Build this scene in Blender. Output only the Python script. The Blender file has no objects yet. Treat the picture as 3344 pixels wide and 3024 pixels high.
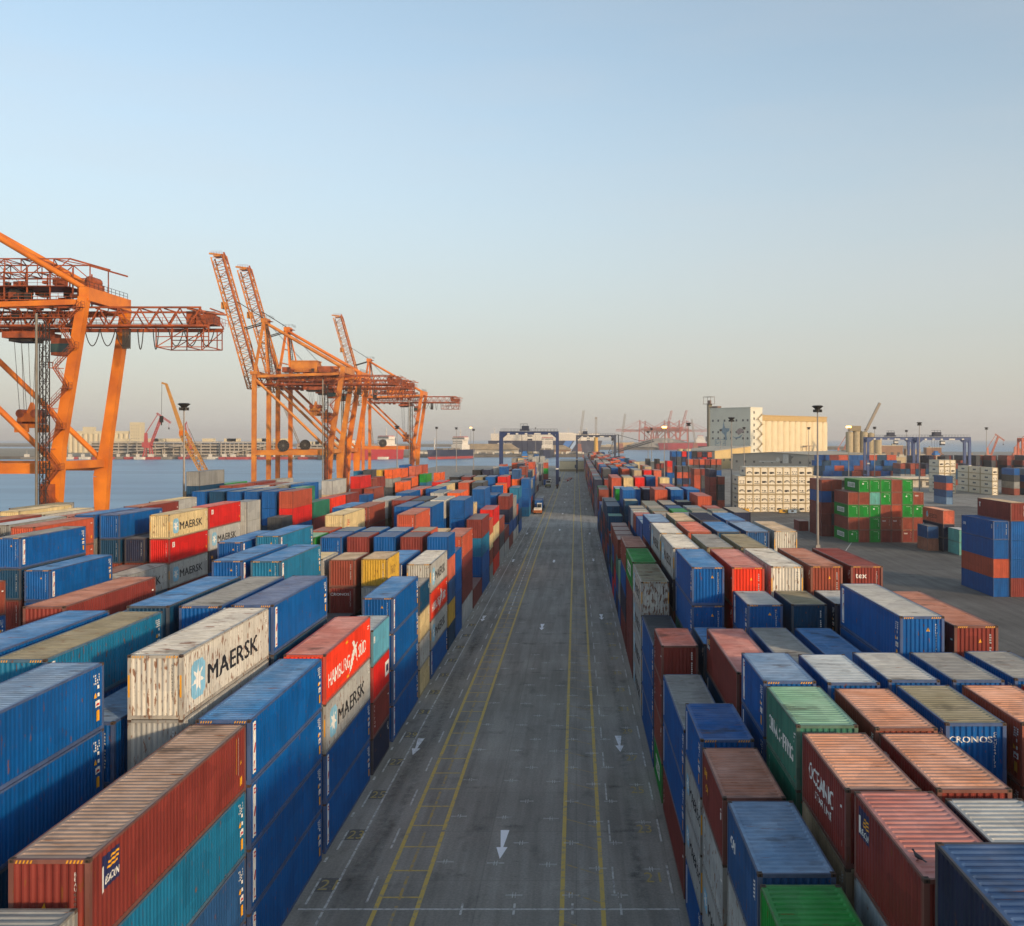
import bpy, bmesh, math, random
from mathutils import Vector, Matrix
R = math.radians
rnd = random.Random(7)
scene = bpy.context.scene
col = scene.collection
V3 = Vector

def lin(h):
    h = h.lstrip('#')
    o = []
    for i in (0, 2, 4):
        c = int(h[i:i+2], 16) / 255
        o.append(c / 12.92 if c <= 0.04045 else ((c + 0.055) / 1.055) ** 2.4)
    return tuple(o)

def mixc(a, b, t):
    return tuple(x * (1 - t) + y * t for x, y in zip(a, b))

# ------------------------------------------------------------------ camera
H = 24.2
cam = bpy.data.cameras.new('camera')
cam.sensor_fit = 'HORIZONTAL'; cam.sensor_width = 36
cam.lens = 36 * 3151.5 / 3344
cam.shift_x = -210 / 3344; cam.shift_y = -80.5 / 3344
cam.clip_start = 0.5; cam.clip_end = 60000
co = bpy.data.objects.new('camera', cam); col.objects.link(co)
co.location = (0, 0, H); co.rotation_euler = (R(90), 0, 0)
scene.camera = co

# ------------------------------------------------------------------ light
EL, AZ = R(10.5), R(138)            # sun low behind the camera, to the right
sd = V3((math.sin(AZ) * math.cos(EL), math.cos(AZ) * math.cos(EL), math.sin(EL)))
w = bpy.data.worlds.new('World'); scene.world = w; w.use_nodes = True
nt = w.node_tree; nt.nodes.clear()
sky = nt.nodes.new('ShaderNodeTexSky'); sky.sky_type = 'NISHITA'; sky.sun_disc = False
sky.sun_elevation = EL; sky.sun_rotation = AZ
sky.altitude = 0; sky.air_density = 1.0; sky.dust_density = 1.6; sky.ozone_density = 2.0
bg = nt.nodes.new('ShaderNodeBackground'); bg.inputs[1].default_value = 0.15
wo = nt.nodes.new('ShaderNodeOutputWorld')
hs_ = nt.nodes.new('ShaderNodeHueSaturation'); hs_.inputs['Saturation'].default_value = .80; hs_.inputs['Hue'].default_value = .489; nt.links.new(sky.outputs[0], hs_.inputs['Color'])
# dusty air: the sky pales to a warm grey towards the horizon
tcw = nt.nodes.new('ShaderNodeTexCoord'); sxw = nt.nodes.new('ShaderNodeSeparateXYZ'); nt.links.new(tcw.outputs['Generated'], sxw.inputs[0])
mrw = nt.nodes.new('ShaderNodeMapRange'); mrw.interpolation_type = 'SMOOTHSTEP'; mrw.inputs['From Min'].default_value = -.02; mrw.inputs['From Max'].default_value = .42
mrw.inputs['To Min'].default_value = .82; mrw.inputs['To Max'].default_value = .12; nt.links.new(sxw.outputs[2], mrw.inputs['Value'])
mxw = nt.nodes.new('ShaderNodeMix'); mxw.data_type = 'RGBA'; nt.links.new(mrw.outputs[0], mxw.inputs[0]); nt.links.new(hs_.outputs[0], mxw.inputs[6]); mxw.inputs[7].default_value = (2.22, 2.13, 1.96, 1)
# barely visible veils of high cloud
mpw = nt.nodes.new('ShaderNodeMapping'); mpw.inputs['Scale'].default_value = (1.6, 1.6, 9); mpw.inputs['Rotation'].default_value = (.12, .05, 0); nt.links.new(tcw.outputs['Generated'], mpw.inputs[0])
nzw = nt.nodes.new('ShaderNodeTexNoise'); nzw.inputs['Scale'].default_value = 1.7; nzw.inputs['Detail'].default_value = 6; nt.links.new(mpw.outputs[0], nzw.inputs[0])
rpw = nt.nodes.new('ShaderNodeMapRange'); rpw.inputs['From Min'].default_value = .42; rpw.inputs['From Max'].default_value = .72; rpw.inputs['To Max'].default_value = .16; nt.links.new(nzw.outputs[0], rpw.inputs['Value'])
mcw = nt.nodes.new('ShaderNodeMix'); mcw.data_type = 'RGBA'; nt.links.new(rpw.outputs[0], mcw.inputs[0]); nt.links.new(mxw.outputs[2], mcw.inputs[6]); mcw.inputs[7].default_value = (2.6, 2.5, 2.45, 1)
nt.links.new(mcw.outputs[2], bg.inputs[0]); nt.links.new(bg.outputs[0], wo.inputs[0])
sl = bpy.data.lights.new('sun', 'SUN'); sl.energy = 2.1; sl.angle = R(2.5); sl.color = (1.0, 0.72, 0.45)
so = bpy.data.objects.new('sun', sl); col.objects.link(so)
so.rotation_euler = sd.to_track_quat('Z', 'Y').to_euler(); so.location = (60, -60, 80)
vs = scene.view_settings
scene.display_settings.display_device = 'sRGB'
vs.view_transform = 'Standard'; vs.look = 'None'; vs.exposure = 0.86; vs.gamma = 1
vs.use_curve_mapping = False
scene.cycles.max_bounces = 6; scene.cycles.diffuse_bounces = 3; scene.cycles.glossy_bounces = 2
scene.cycles.volume_bounces = 0; scene.cycles.transparent_max_bounces = 4
scene.cycles.caustics_reflective = False; scene.cycles.caustics_refractive = False

# ------------------------------------------------------------------ materials
def nodes(name):
    m = bpy.data.materials.new(name); m.use_nodes = True
    t = m.node_tree; t.nodes.clear()
    out = t.nodes.new('ShaderNodeOutputMaterial'); b = t.nodes.new('ShaderNodeBsdfPrincipled')
    t.links.new(b.outputs[0], out.inputs[0])
    return m, t, b
def N(t, kind, **kw):
    n = t.nodes.new(kind)
    for k, v in kw.items(): setattr(n, k, v)
    return n
def ramp(t, p0, p1, c0=(0, 0, 0, 1), c1=(1, 1, 1, 1)):
    r = t.nodes.new('ShaderNodeValToRGB')
    r.color_ramp.elements[0].position = p0; r.color_ramp.elements[0].color = c0
    r.color_ramp.elements[1].position = p1; r.color_ramp.elements[1].color = c1
    return r
def mixn(t, a, b, fac=None, mode='MIX', f=0.5):
    m = t.nodes.new('ShaderNodeMix'); m.data_type = 'RGBA'; m.blend_type = mode
    m.inputs[0].default_value = f
    if fac is not None: t.links.new(fac, m.inputs[0])
    for v, i in ((a, 6), (b, 7)):
        if isinstance(v, tuple): m.inputs[i].default_value = (*v[:3], 1)
        else: t.links.new(v, m.inputs[i])
    return m.outputs[2]
_mats = {}
def M(name, c, rough=0.6, metal=0.0, var=0.2, scale=0.8, emit=0, dirt=None):
    """plain surface with a little unevenness of tone"""
    if name in _mats: return _mats[name]
    if isinstance(c, str): c = lin(c)
    m, t, b = nodes(name)
    b.inputs['Roughness'].default_value = rough; b.inputs['Metallic'].default_value = metal
    tc = N(t, 'ShaderNodeTexCoord'); nz = N(t, 'ShaderNodeTexNoise')
    nz.inputs['Scale'].default_value = scale; nz.inputs['Detail'].default_value = 5
    t.links.new(tc.outputs['Object'], nz.inputs['Vector'])
    rp = ramp(t, 0.3, 0.7); t.links.new(nz.outputs[0], rp.inputs[0])
    lo = tuple(x * (1 - var) for x in c) if dirt is None else lin(dirt)
    t.links.new(mixn(t, lo, tuple(min(1, x * (1 + var * .5)) for x in c), rp.outputs[0]), b.inputs['Base Color'])
    if emit:
        b.inputs['Emission Color'].default_value = (*c, 1); b.inputs['Emission Strength'].default_value = emit
    _mats[name] = m
    return m

def paint(name, roof=False, dusty=0.0, attr=False):
    """corrugated steel painted in the object's own colour; alpha of that colour = how rusty it is"""
    m, t, b = nodes(name)
    tc = N(t, 'ShaderNodeTexCoord'); oi = N(t, 'ShaderNodeObjectInfo')
    ofs = N(t, 'ShaderNodeVectorMath', operation='SCALE'); ofs.inputs[0].default_value = (37, 91, 53)
    t.links.new(oi.outputs['Random'], ofs.inputs['Scale'])
    add = N(t, 'ShaderNodeVectorMath', operation='ADD')
    t.links.new(tc.outputs['Object'], add.inputs[0]); t.links.new(ofs.outputs[0], add.inputs[1])
    def noise(sc, vec, detail=6, rough=.55):
        mp = N(t, 'ShaderNodeMapping'); mp.inputs['Scale'].default_value = vec
        t.links.new(add.outputs[0], mp.inputs['Vector'])
        n = N(t, 'ShaderNodeTexNoise'); n.inputs['Scale'].default_value = sc; n.inputs['Detail'].default_value = detail
        n.inputs['Roughness'].default_value = rough
        t.links.new(mp.outputs[0], n.inputs['Vector']); return n.outputs[0]
    if attr:
        at = N(t, 'ShaderNodeAttribute'); at.attribute_name = 'Col'; base = at.outputs['Color']; alpha = None
    else:
        base = oi.outputs['Color']; alpha = oi.outputs['Alpha']
    # fading and streaks
    if roof:
        n1 = noise(0.55, (1, 1, 1)); n2 = noise(1.1, (1, 3.2, 1)); n3 = noise(2.6, (.35, 5, 1))
    else:
        n1 = noise(0.35, (1, 1, 1)); n2 = noise(1.3, (1.6, 1.6, .22)); n3 = noise(4.2, (1.6, 1.6, .42))
    r1 = ramp(t, 0.32, 0.72); t.links.new(n1, r1.inputs[0])
    hs = N(t, 'ShaderNodeHueSaturation'); hs.inputs['Saturation'].default_value = 1.0 if not roof else 0.75
    hs.inputs['Value'].default_value = 1.2 if roof else 1.08
    t.links.new(base, hs.inputs['Color'])
    c = mixn(t, base, hs.outputs[0], r1.outputs[0])
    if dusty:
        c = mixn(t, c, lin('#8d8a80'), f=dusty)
    r2 = ramp(t, 0.36, 0.62, (.62, .6, .57, 1) if not roof else (.55, .52, .5, 1), (1, 1, 1, 1)); t.links.new(n2, r2.inputs[0])
    mm = mixn(t, c, r2.outputs[0], mode='MULTIPLY', f=0.55 if not roof else 0.5)
    if roof:                                   # dark stains and rust where water has stood
        n4 = noise(0.42, (1, 1.5, 1), 4)
        r4 = ramp(t, 0.60, 0.70, (0, 0, 0, 1), (1, 1, 1, 1)); t.links.new(n4, r4.inputs[0])
        sc = N(t, 'ShaderNodeMath', operation='MULTIPLY'); t.links.new(r4.outputs[0], sc.inputs[0]); sc.inputs[1].default_value = .62
        mm = mixn(t, mm, lin('#3c3630'), sc.outputs[0])
    # touched-up panels: blocky areas of slightly different tone
    vo = N(t, 'ShaderNodeTexVoronoi'); vo.distance = 'CHEBYCHEV'; vo.inputs['Scale'].default_value = .8; vo.inputs['Randomness'].default_value = .8
    mpv = N(t, 'ShaderNodeMapping'); mpv.inputs['Scale'].default_value = (1, .55, 1); t.links.new(add.outputs[0], mpv.inputs[0]); t.links.new(mpv.outputs[0], vo.inputs['Vector'])
    sx = N(t, 'ShaderNodeSeparateColor'); t.links.new(vo.outputs['Color'], sx.inputs[0])
    rv = ramp(t, 0, 1, (.84, .84, .85, 1), (1.12, 1.11, 1.08, 1)); rv.color_ramp.elements[0].position = .08; rv.color_ramp.elements[1].position = .95
    t.links.new(sx.outputs[0], rv.inputs[0]); mm = mixn(t, mm, rv.outputs[0], mode='MULTIPLY', f=.75)
    # rust
    r3 = N(t, 'ShaderNodeMapRange'); r3.inputs['From Min'].default_value = 0.60; r3.inputs['From Max'].default_value = 0.67
    t.links.new(n3, r3.inputs['Value'])
    if alpha is not None:
        sub = N(t, 'ShaderNodeMath', operation='MULTIPLY_ADD'); t.links.new(alpha, sub.inputs[0]); sub.inputs[1].default_value = 0.16
        t.links.new(n3, sub.inputs[2]); t.links.new(sub.outputs[0], r3.inputs['Value'])
        r3.inputs['From Min'].default_value = 0.665; r3.inputs['From Max'].default_value = 0.715
    else:
        r3.inputs['From Min'].default_value = 0.68; r3.inputs['From Max'].default_value = 0.76
    rust = mixn(t, lin('#4a2413'), lin('#8a5528'), n1)
    rf = N(t, 'ShaderNodeMath', operation='MULTIPLY'); t.links.new(r3.outputs[0], rf.inputs[0]); rf.inputs[1].default_value = .85
    mm = mixn(t, mm, rust, rf.outputs[0])
    t.links.new(mm, b.inputs['Base Color'])
    b.inputs['Roughness'].default_value = 0.62 if roof else 0.5
    b.inputs['Specular IOR Level'].default_value = 0.2
    return m
PAINT = paint('container_paint'); ROOF = paint('container_roof_paint', True)
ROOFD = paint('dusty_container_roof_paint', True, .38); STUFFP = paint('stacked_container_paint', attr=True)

# ------------------------------------------------------------------ mesh builder
class MB:
    def __init__(s): s.v = []; s.f = []; s.mi = []
    def add(s, vs, fs, mi=0):
        o = len(s.v); s.v += [tuple(v) for v in vs]
        for f in fs: s.f.append(tuple(i + o for i in f)); s.mi.append(mi)
    def box(s, cx, cy, cz, sx, sy, sz, mi=0, rz=0):
        vs = []
        c, n = math.cos(rz), math.sin(rz)
        for dz in (-.5, .5):
            for dx, dy in ((-.5, -.5), (.5, -.5), (.5, .5), (-.5, .5)):
                x, y = dx * sx, dy * sy
                vs.append((cx + x * c - y * n, cy + x * n + y * c, cz + dz * sz))
        s.add(vs, ((0, 3, 2, 1), (4, 5, 6, 7), (0, 1, 5, 4), (1, 2, 6, 5), (2, 3, 7, 6), (3, 0, 4, 7)), mi)
    def b2(s, x0, x1, y0, y1, z0, z1, mi=0):
        s.box((x0 + x1) / 2, (y0 + y1) / 2, (z0 + z1) / 2, abs(x1 - x0), abs(y1 - y0), abs(z1 - z0), mi)
    def beam(s, p, q, wd, h=None, mi=0, w2=None, h2=None):
        p, q = V3(p), V3(q); h = h or wd; w2 = w2 or wd; h2 = h2 or h
        d = (q - p).normalized(); up = V3((0, 0, 1)) if abs(d.z) < .95 else V3((0, 1, 0))
        a = d.cross(up).normalized(); u = a.cross(d)
        vs = []
        for c, ww, hh in ((p, wd, h), (q, w2, h2)):
            for i, j in ((-.5, -.5), (.5, -.5), (.5, .5), (-.5, .5)): vs.append(c + a * (i * ww) + u * (j * hh))
        s.add(vs, ((0, 3, 2, 1), (4, 5, 6, 7), (0, 1, 5, 4), (1, 2, 6, 5), (2, 3, 7, 6), (3, 0, 4, 7)), mi)
    def tube(s, p, q, r, n=8, mi=0, r2=None, cap=True):
        p, q = V3(p), V3(q); r2 = r if r2 is None else r2
        d = (q - p).normalized(); up = V3((0, 0, 1)) if abs(d.z) < .95 else V3((0, 1, 0))
        a = d.cross(up).normalized(); u = a.cross(d); vs = []
        for c, rr in ((p, r), (q, r2)):
            for i in range(n):
                t = 2 * math.pi * i / n; vs.append(c + a * (math.cos(t) * rr) + u * (math.sin(t) * rr))
        fs = [(i, (i + 1) % n, n + (i + 1) % n, n + i) for i in range(n)]
        if cap: fs += [tuple(range(n))[::-1], tuple(range(n, 2 * n))]
        s.add(vs, fs, mi)
    def path(s, pts, r, n=5, mi=0):
        for a, b in zip(pts, pts[1:]): s.tube(a, b, r, n, mi)
    def ring(s, c, ax, ra, rb, th, n=28, mi=0):
        """flat ring (washer) about an axis"""
        c, ax = V3(c), V3(ax).normalized(); up = V3((0, 0, 1)) if abs(ax.z) < .9 else V3((0, 1, 0))
        a = ax.cross(up).normalized(); u = a.cross(ax); vs = []
        for o in (-th / 2, th / 2):
            for rr in (ra, rb):
                for i in range(n):
                    t = 2 * math.pi * i / n; vs.append(c + ax * o + a * (math.cos(t) * rr) + u * (math.sin(t) * rr))
        fs = []
        for i in range(n):
            j = (i + 1) % n
            fs += [(i, j, n + j, n + i), (2*n + j, 2*n + i, 3*n + i, 3*n + j), (n + i, n + j, 3*n + j, 3*n + i), (j, i, 2*n + i, 2*n + j)]
        s.add(vs, fs, mi)
    def lathe(s, prof, cx, cy, n=20, mi=0):
        vs = [(cx + r * math.cos(2 * math.pi * i / n), cy + r * math.sin(2 * math.pi * i / n), z) for r, z in prof for i in range(n)]
        fs = [(k * n + i, k * n + (i + 1) % n, (k + 1) * n + (i + 1) % n, (k + 1) * n + i) for k in range(len(prof) - 1) for i in range(n)]
        s.add(vs, fs, mi)
    def prism(s, pts, z0, z1, mi=0):
        n = len(pts); vs = [(x, y, z0) for x, y in pts] + [(x, y, z1) for x, y in pts]
        s.add(vs, [tuple(range(n))[::-1], tuple(range(n, 2 * n))] + [(i, (i + 1) % n, n + (i + 1) % n, n + i) for i in range(n)], mi)
    def truss(s, p, q, wd, h, n, ch=.25, lc=.12, mi=0, side=None):
        """lattice beam from p to q: four chords and zigzag lacing"""
        p, q = V3(p), V3(q); d = (q - p)
        dn = d.normalized(); up = V3((0, 0, 1)) if abs(dn.z) < .97 else V3((-1, 0, 0))
        a = dn.cross(up).normalized(); u = a.cross(dn)
        C = [(a * (i * wd / 2) + u * (j * h / 2)) for i, j in ((-1, -1), (1, -1), (1, 1), (-1, 1))]
        for c in C: s.beam(p + c, q + c, ch, ch, mi)
        for k in range(n):
            A = p + d * (k / n); B = p + d * ((k + 1) / n)
            for i in range(4):
                j = (i + 1) % 4
                x, y = (C[i], C[j]) if k % 2 else (C[j], C[i])
                s.beam(A + x, B + y, lc, lc, mi)
                s.beam(A + C[i], A + C[j], lc, lc, mi)
    def mesh(s, name, mats):
        me = bpy.data.meshes.new(name); me.from_pydata(s.v, [], s.f)
        for m in mats if isinstance(mats, (list, tuple)) else [mats]: me.materials.append(m)
        me.polygons.foreach_set('material_index', s.mi)
        me.update(); return me
    def build(s, name, mats, parent=None, loc=None, rz=0, smooth=False):
        me = s.mesh(name, mats)
        if smooth: me.polygons.foreach_set('use_smooth', [True] * len(me.polygons))
        return link(name, me, parent, loc, rz)
def link(name, me, parent=None, loc=None, rz=0):
    o = bpy.data.objects.new(name, me); col.objects.link(o)
    if parent: o.parent = parent
    if loc is not None: o.location = loc
    o.rotation_euler.z = rz
    return o
def tag(o, label=None, cat=None, group=None, kind=None):
    if label: o['label'] = label
    if cat: o['category'] = cat
    if group: o['group'] = group
    if kind: o['kind'] = kind
    return o
def empty(name, loc, rz=0):
    o = bpy.data.objects.new(name, None); col.objects.link(o); o.location = loc; o.rotation_euler.z = rz
    o.empty_display_size = .5
    return o

# ------------------------------------------------------------------ lettering
_txt = {}
def text2d(s, size, bold=0.0, shear=0.0, wide=1.0):
    k = (s, size, bold, shear, wide)
    if k in _txt: return _txt[k]
    cu = bpy.data.curves.new('lettering', 'FONT'); cu.body = s; cu.size = size; cu.offset = bold
    cu.shear = shear; cu.resolution_u = 2; cu.fill_mode = 'FRONT'; cu.dimensions = '2D'
    ob = bpy.data.objects.new('lettering', cu)
    me = bpy.data.meshes.new_from_object(ob)
    vs = [(v.co.x * wide, v.co.y) for v in me.vertices]; fs = [tuple(p.vertices) for p in me.polygons]
    bpy.data.objects.remove(ob); bpy.data.meshes.remove(me)
    if vs:
        x0 = min(v[0] for v in vs); vs = [(x - x0, y) for x, y in vs]
    _txt[k] = (vs, fs); return _txt[k]
def width2d(t): return max([v[0] for v in t[0]] or [0])
# ------------------------------------------------------------------ containers
W, H0 = 2.44, 2.896
PITCH, CD = 0.278, 0.025
def corr(a, b, pitch, depth):
    """trapezoid wave between a and b: list of (position, depth)"""
    n = max(1, int(round((b - a) / pitch))); p = (b - a) / n; o = []
    for i in range(n):
        x = a + i * p
        o += [(x, 0), (x + p * .26, 0), (x + p * .5, depth), (x + p * .76, depth)]
    return o + [(b, 0)]
def side_profile(L): return corr(-L / 2 + .17, L / 2 - .17, PITCH, CD)
def end_profile(): return corr(-W / 2 + .15, W / 2 - .15, .238, .046)
SIDE_X = W / 2 - 0.012
_cm = {}
def cmesh(L, what):
    k = (L, what)
    if k in _cm: return _cm[k]
    mb = MB(); mats = [PAINT]
    if what in ('frame', 'framec'):
        hx, hy = W / 2, L / 2
        for sx in (-1, 1):
            for sy in (-1, 1): mb.b2(sx * hx, sx * (hx - .15), sy * hy, sy * (hy - .17), .12, H0 - .12)
            mb.b2(sx * hx, sx * (hx - .06), -hy + .17, hy - .17, H0 - .1, H0 - .012)
            mb.b2(sx * hx, sx * (hx - .08), -hy + .17, hy - .17, 0.02, .17)
        for sy in (-1, 1):
            mb.b2(-hx + .15, hx - .15, sy * hy, sy * (hy - .1), H0 - .14, H0 - .01)
            mb.b2(-hx + .15, hx - .15, sy * hy, sy * (hy - .12), 0.03, .18)
        mb.b2(-hx + .08, hx - .08, -hy + .12, hy - .12, .12, .15)
        for sx in (-1, 1):                          # bottom castings
            for sy in (-1, 1): mb.b2(sx * (hx + .003), sx * (hx - .162), sy * (hy + .003), sy * (hy - .178), 0, .118)
        if what == 'framec':
            for sx in (-1, 1):
                for sy in (-1, 1): mb.b2(sx * (hx + .003), sx * (hx - .162), sy * (hy + .003), sy * (hy - .178), H0 - .118, H0, 1)
            mats = [PAINT, M('rusty_casting', '#4d3b30', .8, var=.5, scale=9)]
    elif what == 'casting':
        hx, hy = W / 2, L / 2
        mats = [M('rusty_casting', '#4d3b30', .8, var=.5, scale=9)]
        mb.b2(-.081, .081, -.089, .089, -.118, .0, 0)
        mb.b2(-.045, .045, -.028, .028, -.006, .002, 1)
        mb.b2(-.026, .026, -.0915, -.08, -.095, -.03, 1)
        mats.append(M('casting_hole', '#0d0c0b', .9))
    elif what in ('side1', 'side-1'):
        s = 1 if what == 'side1' else -1
        pr = side_profile(L); z0, z1 = .17, H0 - .1; vs = []
        for u, d in pr: vs += [(s * (SIDE_X - d), u, z0), (s * (SIDE_X - d), u, z1)]
        mb.add(vs, [(2 * i, 2 * i + 2, 2 * i + 3, 2 * i + 1) if s > 0 else (2 * i, 2 * i + 1, 2 * i + 3, 2 * i + 2) for i in range(len(pr) - 1)])
    elif what == 'end':
        pr = end_profile(); z0, z1 = .18, H0 - .14; vs = []
        for u, d in pr: vs += [(u, -L / 2 + .03 + d, z0), (u, -L / 2 + .03 + d, z1)]
        mb.add(vs, [(2 * i, 2 * i + 2, 2 * i + 3, 2 * i + 1) for i in range(len(pr) - 1)])
    elif what == 'door':
        y = L / 2 - .05
        for s in (-1, 1):
            mb.b2(s * .01, s * (W / 2 - .15), y - .03, y, .18, H0 - .14)
            for q in (.3, .75): mb.tube((s * q, y + .02, .16), (s * q, y + .02, H0 - .1), .018, 6, 1)
        mats = [PAINT, M('lock_bar', '#8a8c8c', .4, .6)]
    elif what == 'roof':
        a, b = -L / 2 + .19, L / 2 - .19
        n = int((b - a) / .31); p = (b - a) / n; x0, x1 = -W / 2 + .06, W / 2 - .06; zt = H0 - .018
        xs = [x0, x0 + .1, x0 + .17, x1 - .17, x1 - .1, x1]; rows = []
        for i in range(n):
            y = a + i * p
            rows += [(y, 0), (y + p * .30, 0), (y + p * .42, 1), (y + p * .86, 1)]
        rows = [(-L / 2 + .1, 0)] + rows + [(b, 0), (L / 2 - .1, 0)]
        vs = [(x, y, zt - (.042 * r if 2 <= j <= 3 else 0)) for y, r in rows for j, x in enumerate(xs)]
        fs = [(k * 6 + j, k * 6 + j + 1, (k + 1) * 6 + j + 1, (k + 1) * 6 + j) for k in range(len(rows) - 1) for j in range(5)]
        mb.add(vs, fs); mats = [ROOF]
    elif what == 'small':                      # far containers: one mesh
        hx, hy = W / 2, L / 2
        for sx in (-1, 1):
            for sy in (-1, 1): mb.b2(sx * hx, sx * (hx - .15), sy * hy, sy * (hy - .17), 0, H0)
            mb.b2(sx * hx, sx * (hx - .06), -hy + .17, hy - .17, H0 - .1, H0 - .012)
            mb.b2(sx * hx, sx * (hx - .08), -hy + .17, hy - .17, 0.02, .17)
        for sy in (-1, 1):
            mb.b2(-hx + .15, hx - .15, sy * hy, sy * (hy - .1), H0 - .14, H0 - .01)
            mb.b2(-hx + .15, hx - .15, sy * hy, sy * (hy - .12), 0.03, .18)
        for s in (-1, 1):
            pr = corr(-hy + .17, hy - .17, .5, .02); vs = []
            for u, d in pr: vs += [(s * (SIDE_X - d), u, .17), (s * (SIDE_X - d), u, H0 - .1)]
            mb.add(vs, [(2 * i, 2 * i + 2, 2 * i + 3, 2 * i + 1) for i in range(len(pr) - 1)])
            pr = corr(-hx + .15, hx - .15, .3, .04); vs = []
            for u, d in pr: vs += [(u, s * (hy - .03 - d), .18), (u, s * (hy - .03 - d), H0 - .14)]
            mb.add(vs, [(2 * i, 2 * i + 2, 2 * i + 3, 2 * i + 1) for i in range(len(pr) - 1)])
        z = H0 - .02
        mb.add([(-hx + .06, -hy + .1, z), (hx - .06, -hy + .1, z), (hx - .06, hy - .1, z), (-hx + .06, hy - .1, z)], [(0, 1, 2, 3)], 1)
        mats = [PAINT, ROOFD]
    _cm[k] = mb.mesh({'side1': 'side_panel', 'side-1': 'side_panel', 'end': 'end_panel', 'roof': 'roof_panel',
                      'casting': 'corner_casting', 'framec': 'frame', 'small': 'shipping_container'}.get(what, what), mats)
    return _cm[k]

# ---- decals: flat marks draped over the ribs.  kinds of ink:
INK = [M('white_marking', '#dcdcd6', .6, var=.12, scale=3), M('black_marking', '#1d1e22', .6), M('red_marking', '#b5222b', .6),
       M('yellow_marking', '#e0a020', .6), M('pale_blue_marking', '#7db4cf', .6), M('navy_marking', '#1c2450', .6),
       M('green_marking', '#137a3c', .6), M('ochre_marking', '#8a6a2a', .6), M('orange_marking', '#d8653a', .6)]
WHT, BLK, RED, YEL, PBL, NVY, GRN, OCH, ORA = range(9)
def quad(u0, v0, u1, v1, ink): return ([(u0, v0), (u1, v0), (u1, v1), (u0, v1)], [(0, 1, 2, 3)], ink)
def T(s, u, v, size, ink, bold=0.0, shear=0.0, wide=1.0, fit=None):
    vs, fs = text2d(s, size, 0.0, shear, wide); k = 1
    if fit: k = fit / max(.01, max(x for x, y in vs))
    return ([(u + x * k, v + y) for x, y in vs], fs, ink, size * bold * 4)
def star(u, v, r, ink, n=7, inner=.38):
    p = []
    for i in range(2 * n):
        a = math.pi / 2 + math.pi * i / n; q = r if i % 2 == 0 else r * inner
        p.append((u + q * math.cos(a), v + q * math.sin(a)))
    return ([(u, v)] + p, [(0, 1 + i, 1 + (i + 1) % (2 * n)) for i in range(2 * n)], ink)
def codes(L, seed, warn=True):
    """owner code, size and weight lines and small labels near the right end"""
    r = random.Random(seed); o = []; u = L - .85
    for k in range(4):
        for i in range(5):
            if r.random() < .8: o.append(quad(u + i * .1, 2.35 - k * .11, u + i * .1 + .06, 2.35 - k * .11 + .075, WHT))
    o.append(quad(u + .3, 1.8, u + .42, 1.95, WHT))
    if warn:
        o.append(([(u, 1.45), (u + .22, 1.45), (u + .11, 1.68)], [(0, 1, 2)], YEL)); o.append(quad(u + .3, 1.47, u + .44, 1.62, WHT))
        o.append(quad(u + .1, 1.05, u + .48, 1.32, WHT)); o.append(quad(u + .15, 1.1, u + .42, 1.2, RED))
        o.append(quad(u + .16, .45, u + .42, .9, YEL))
    return o
def pil(L): 
    o = [quad(.42, .32, .86, 2.58, WHT)]
    o += [T('P', .50, 2.02, .62, RED, .010, .25), T('I', .60, 1.2, .62, RED, .010, .25), T('L', .50, .42, .62, RED, .010, .25)]
    return o
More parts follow.
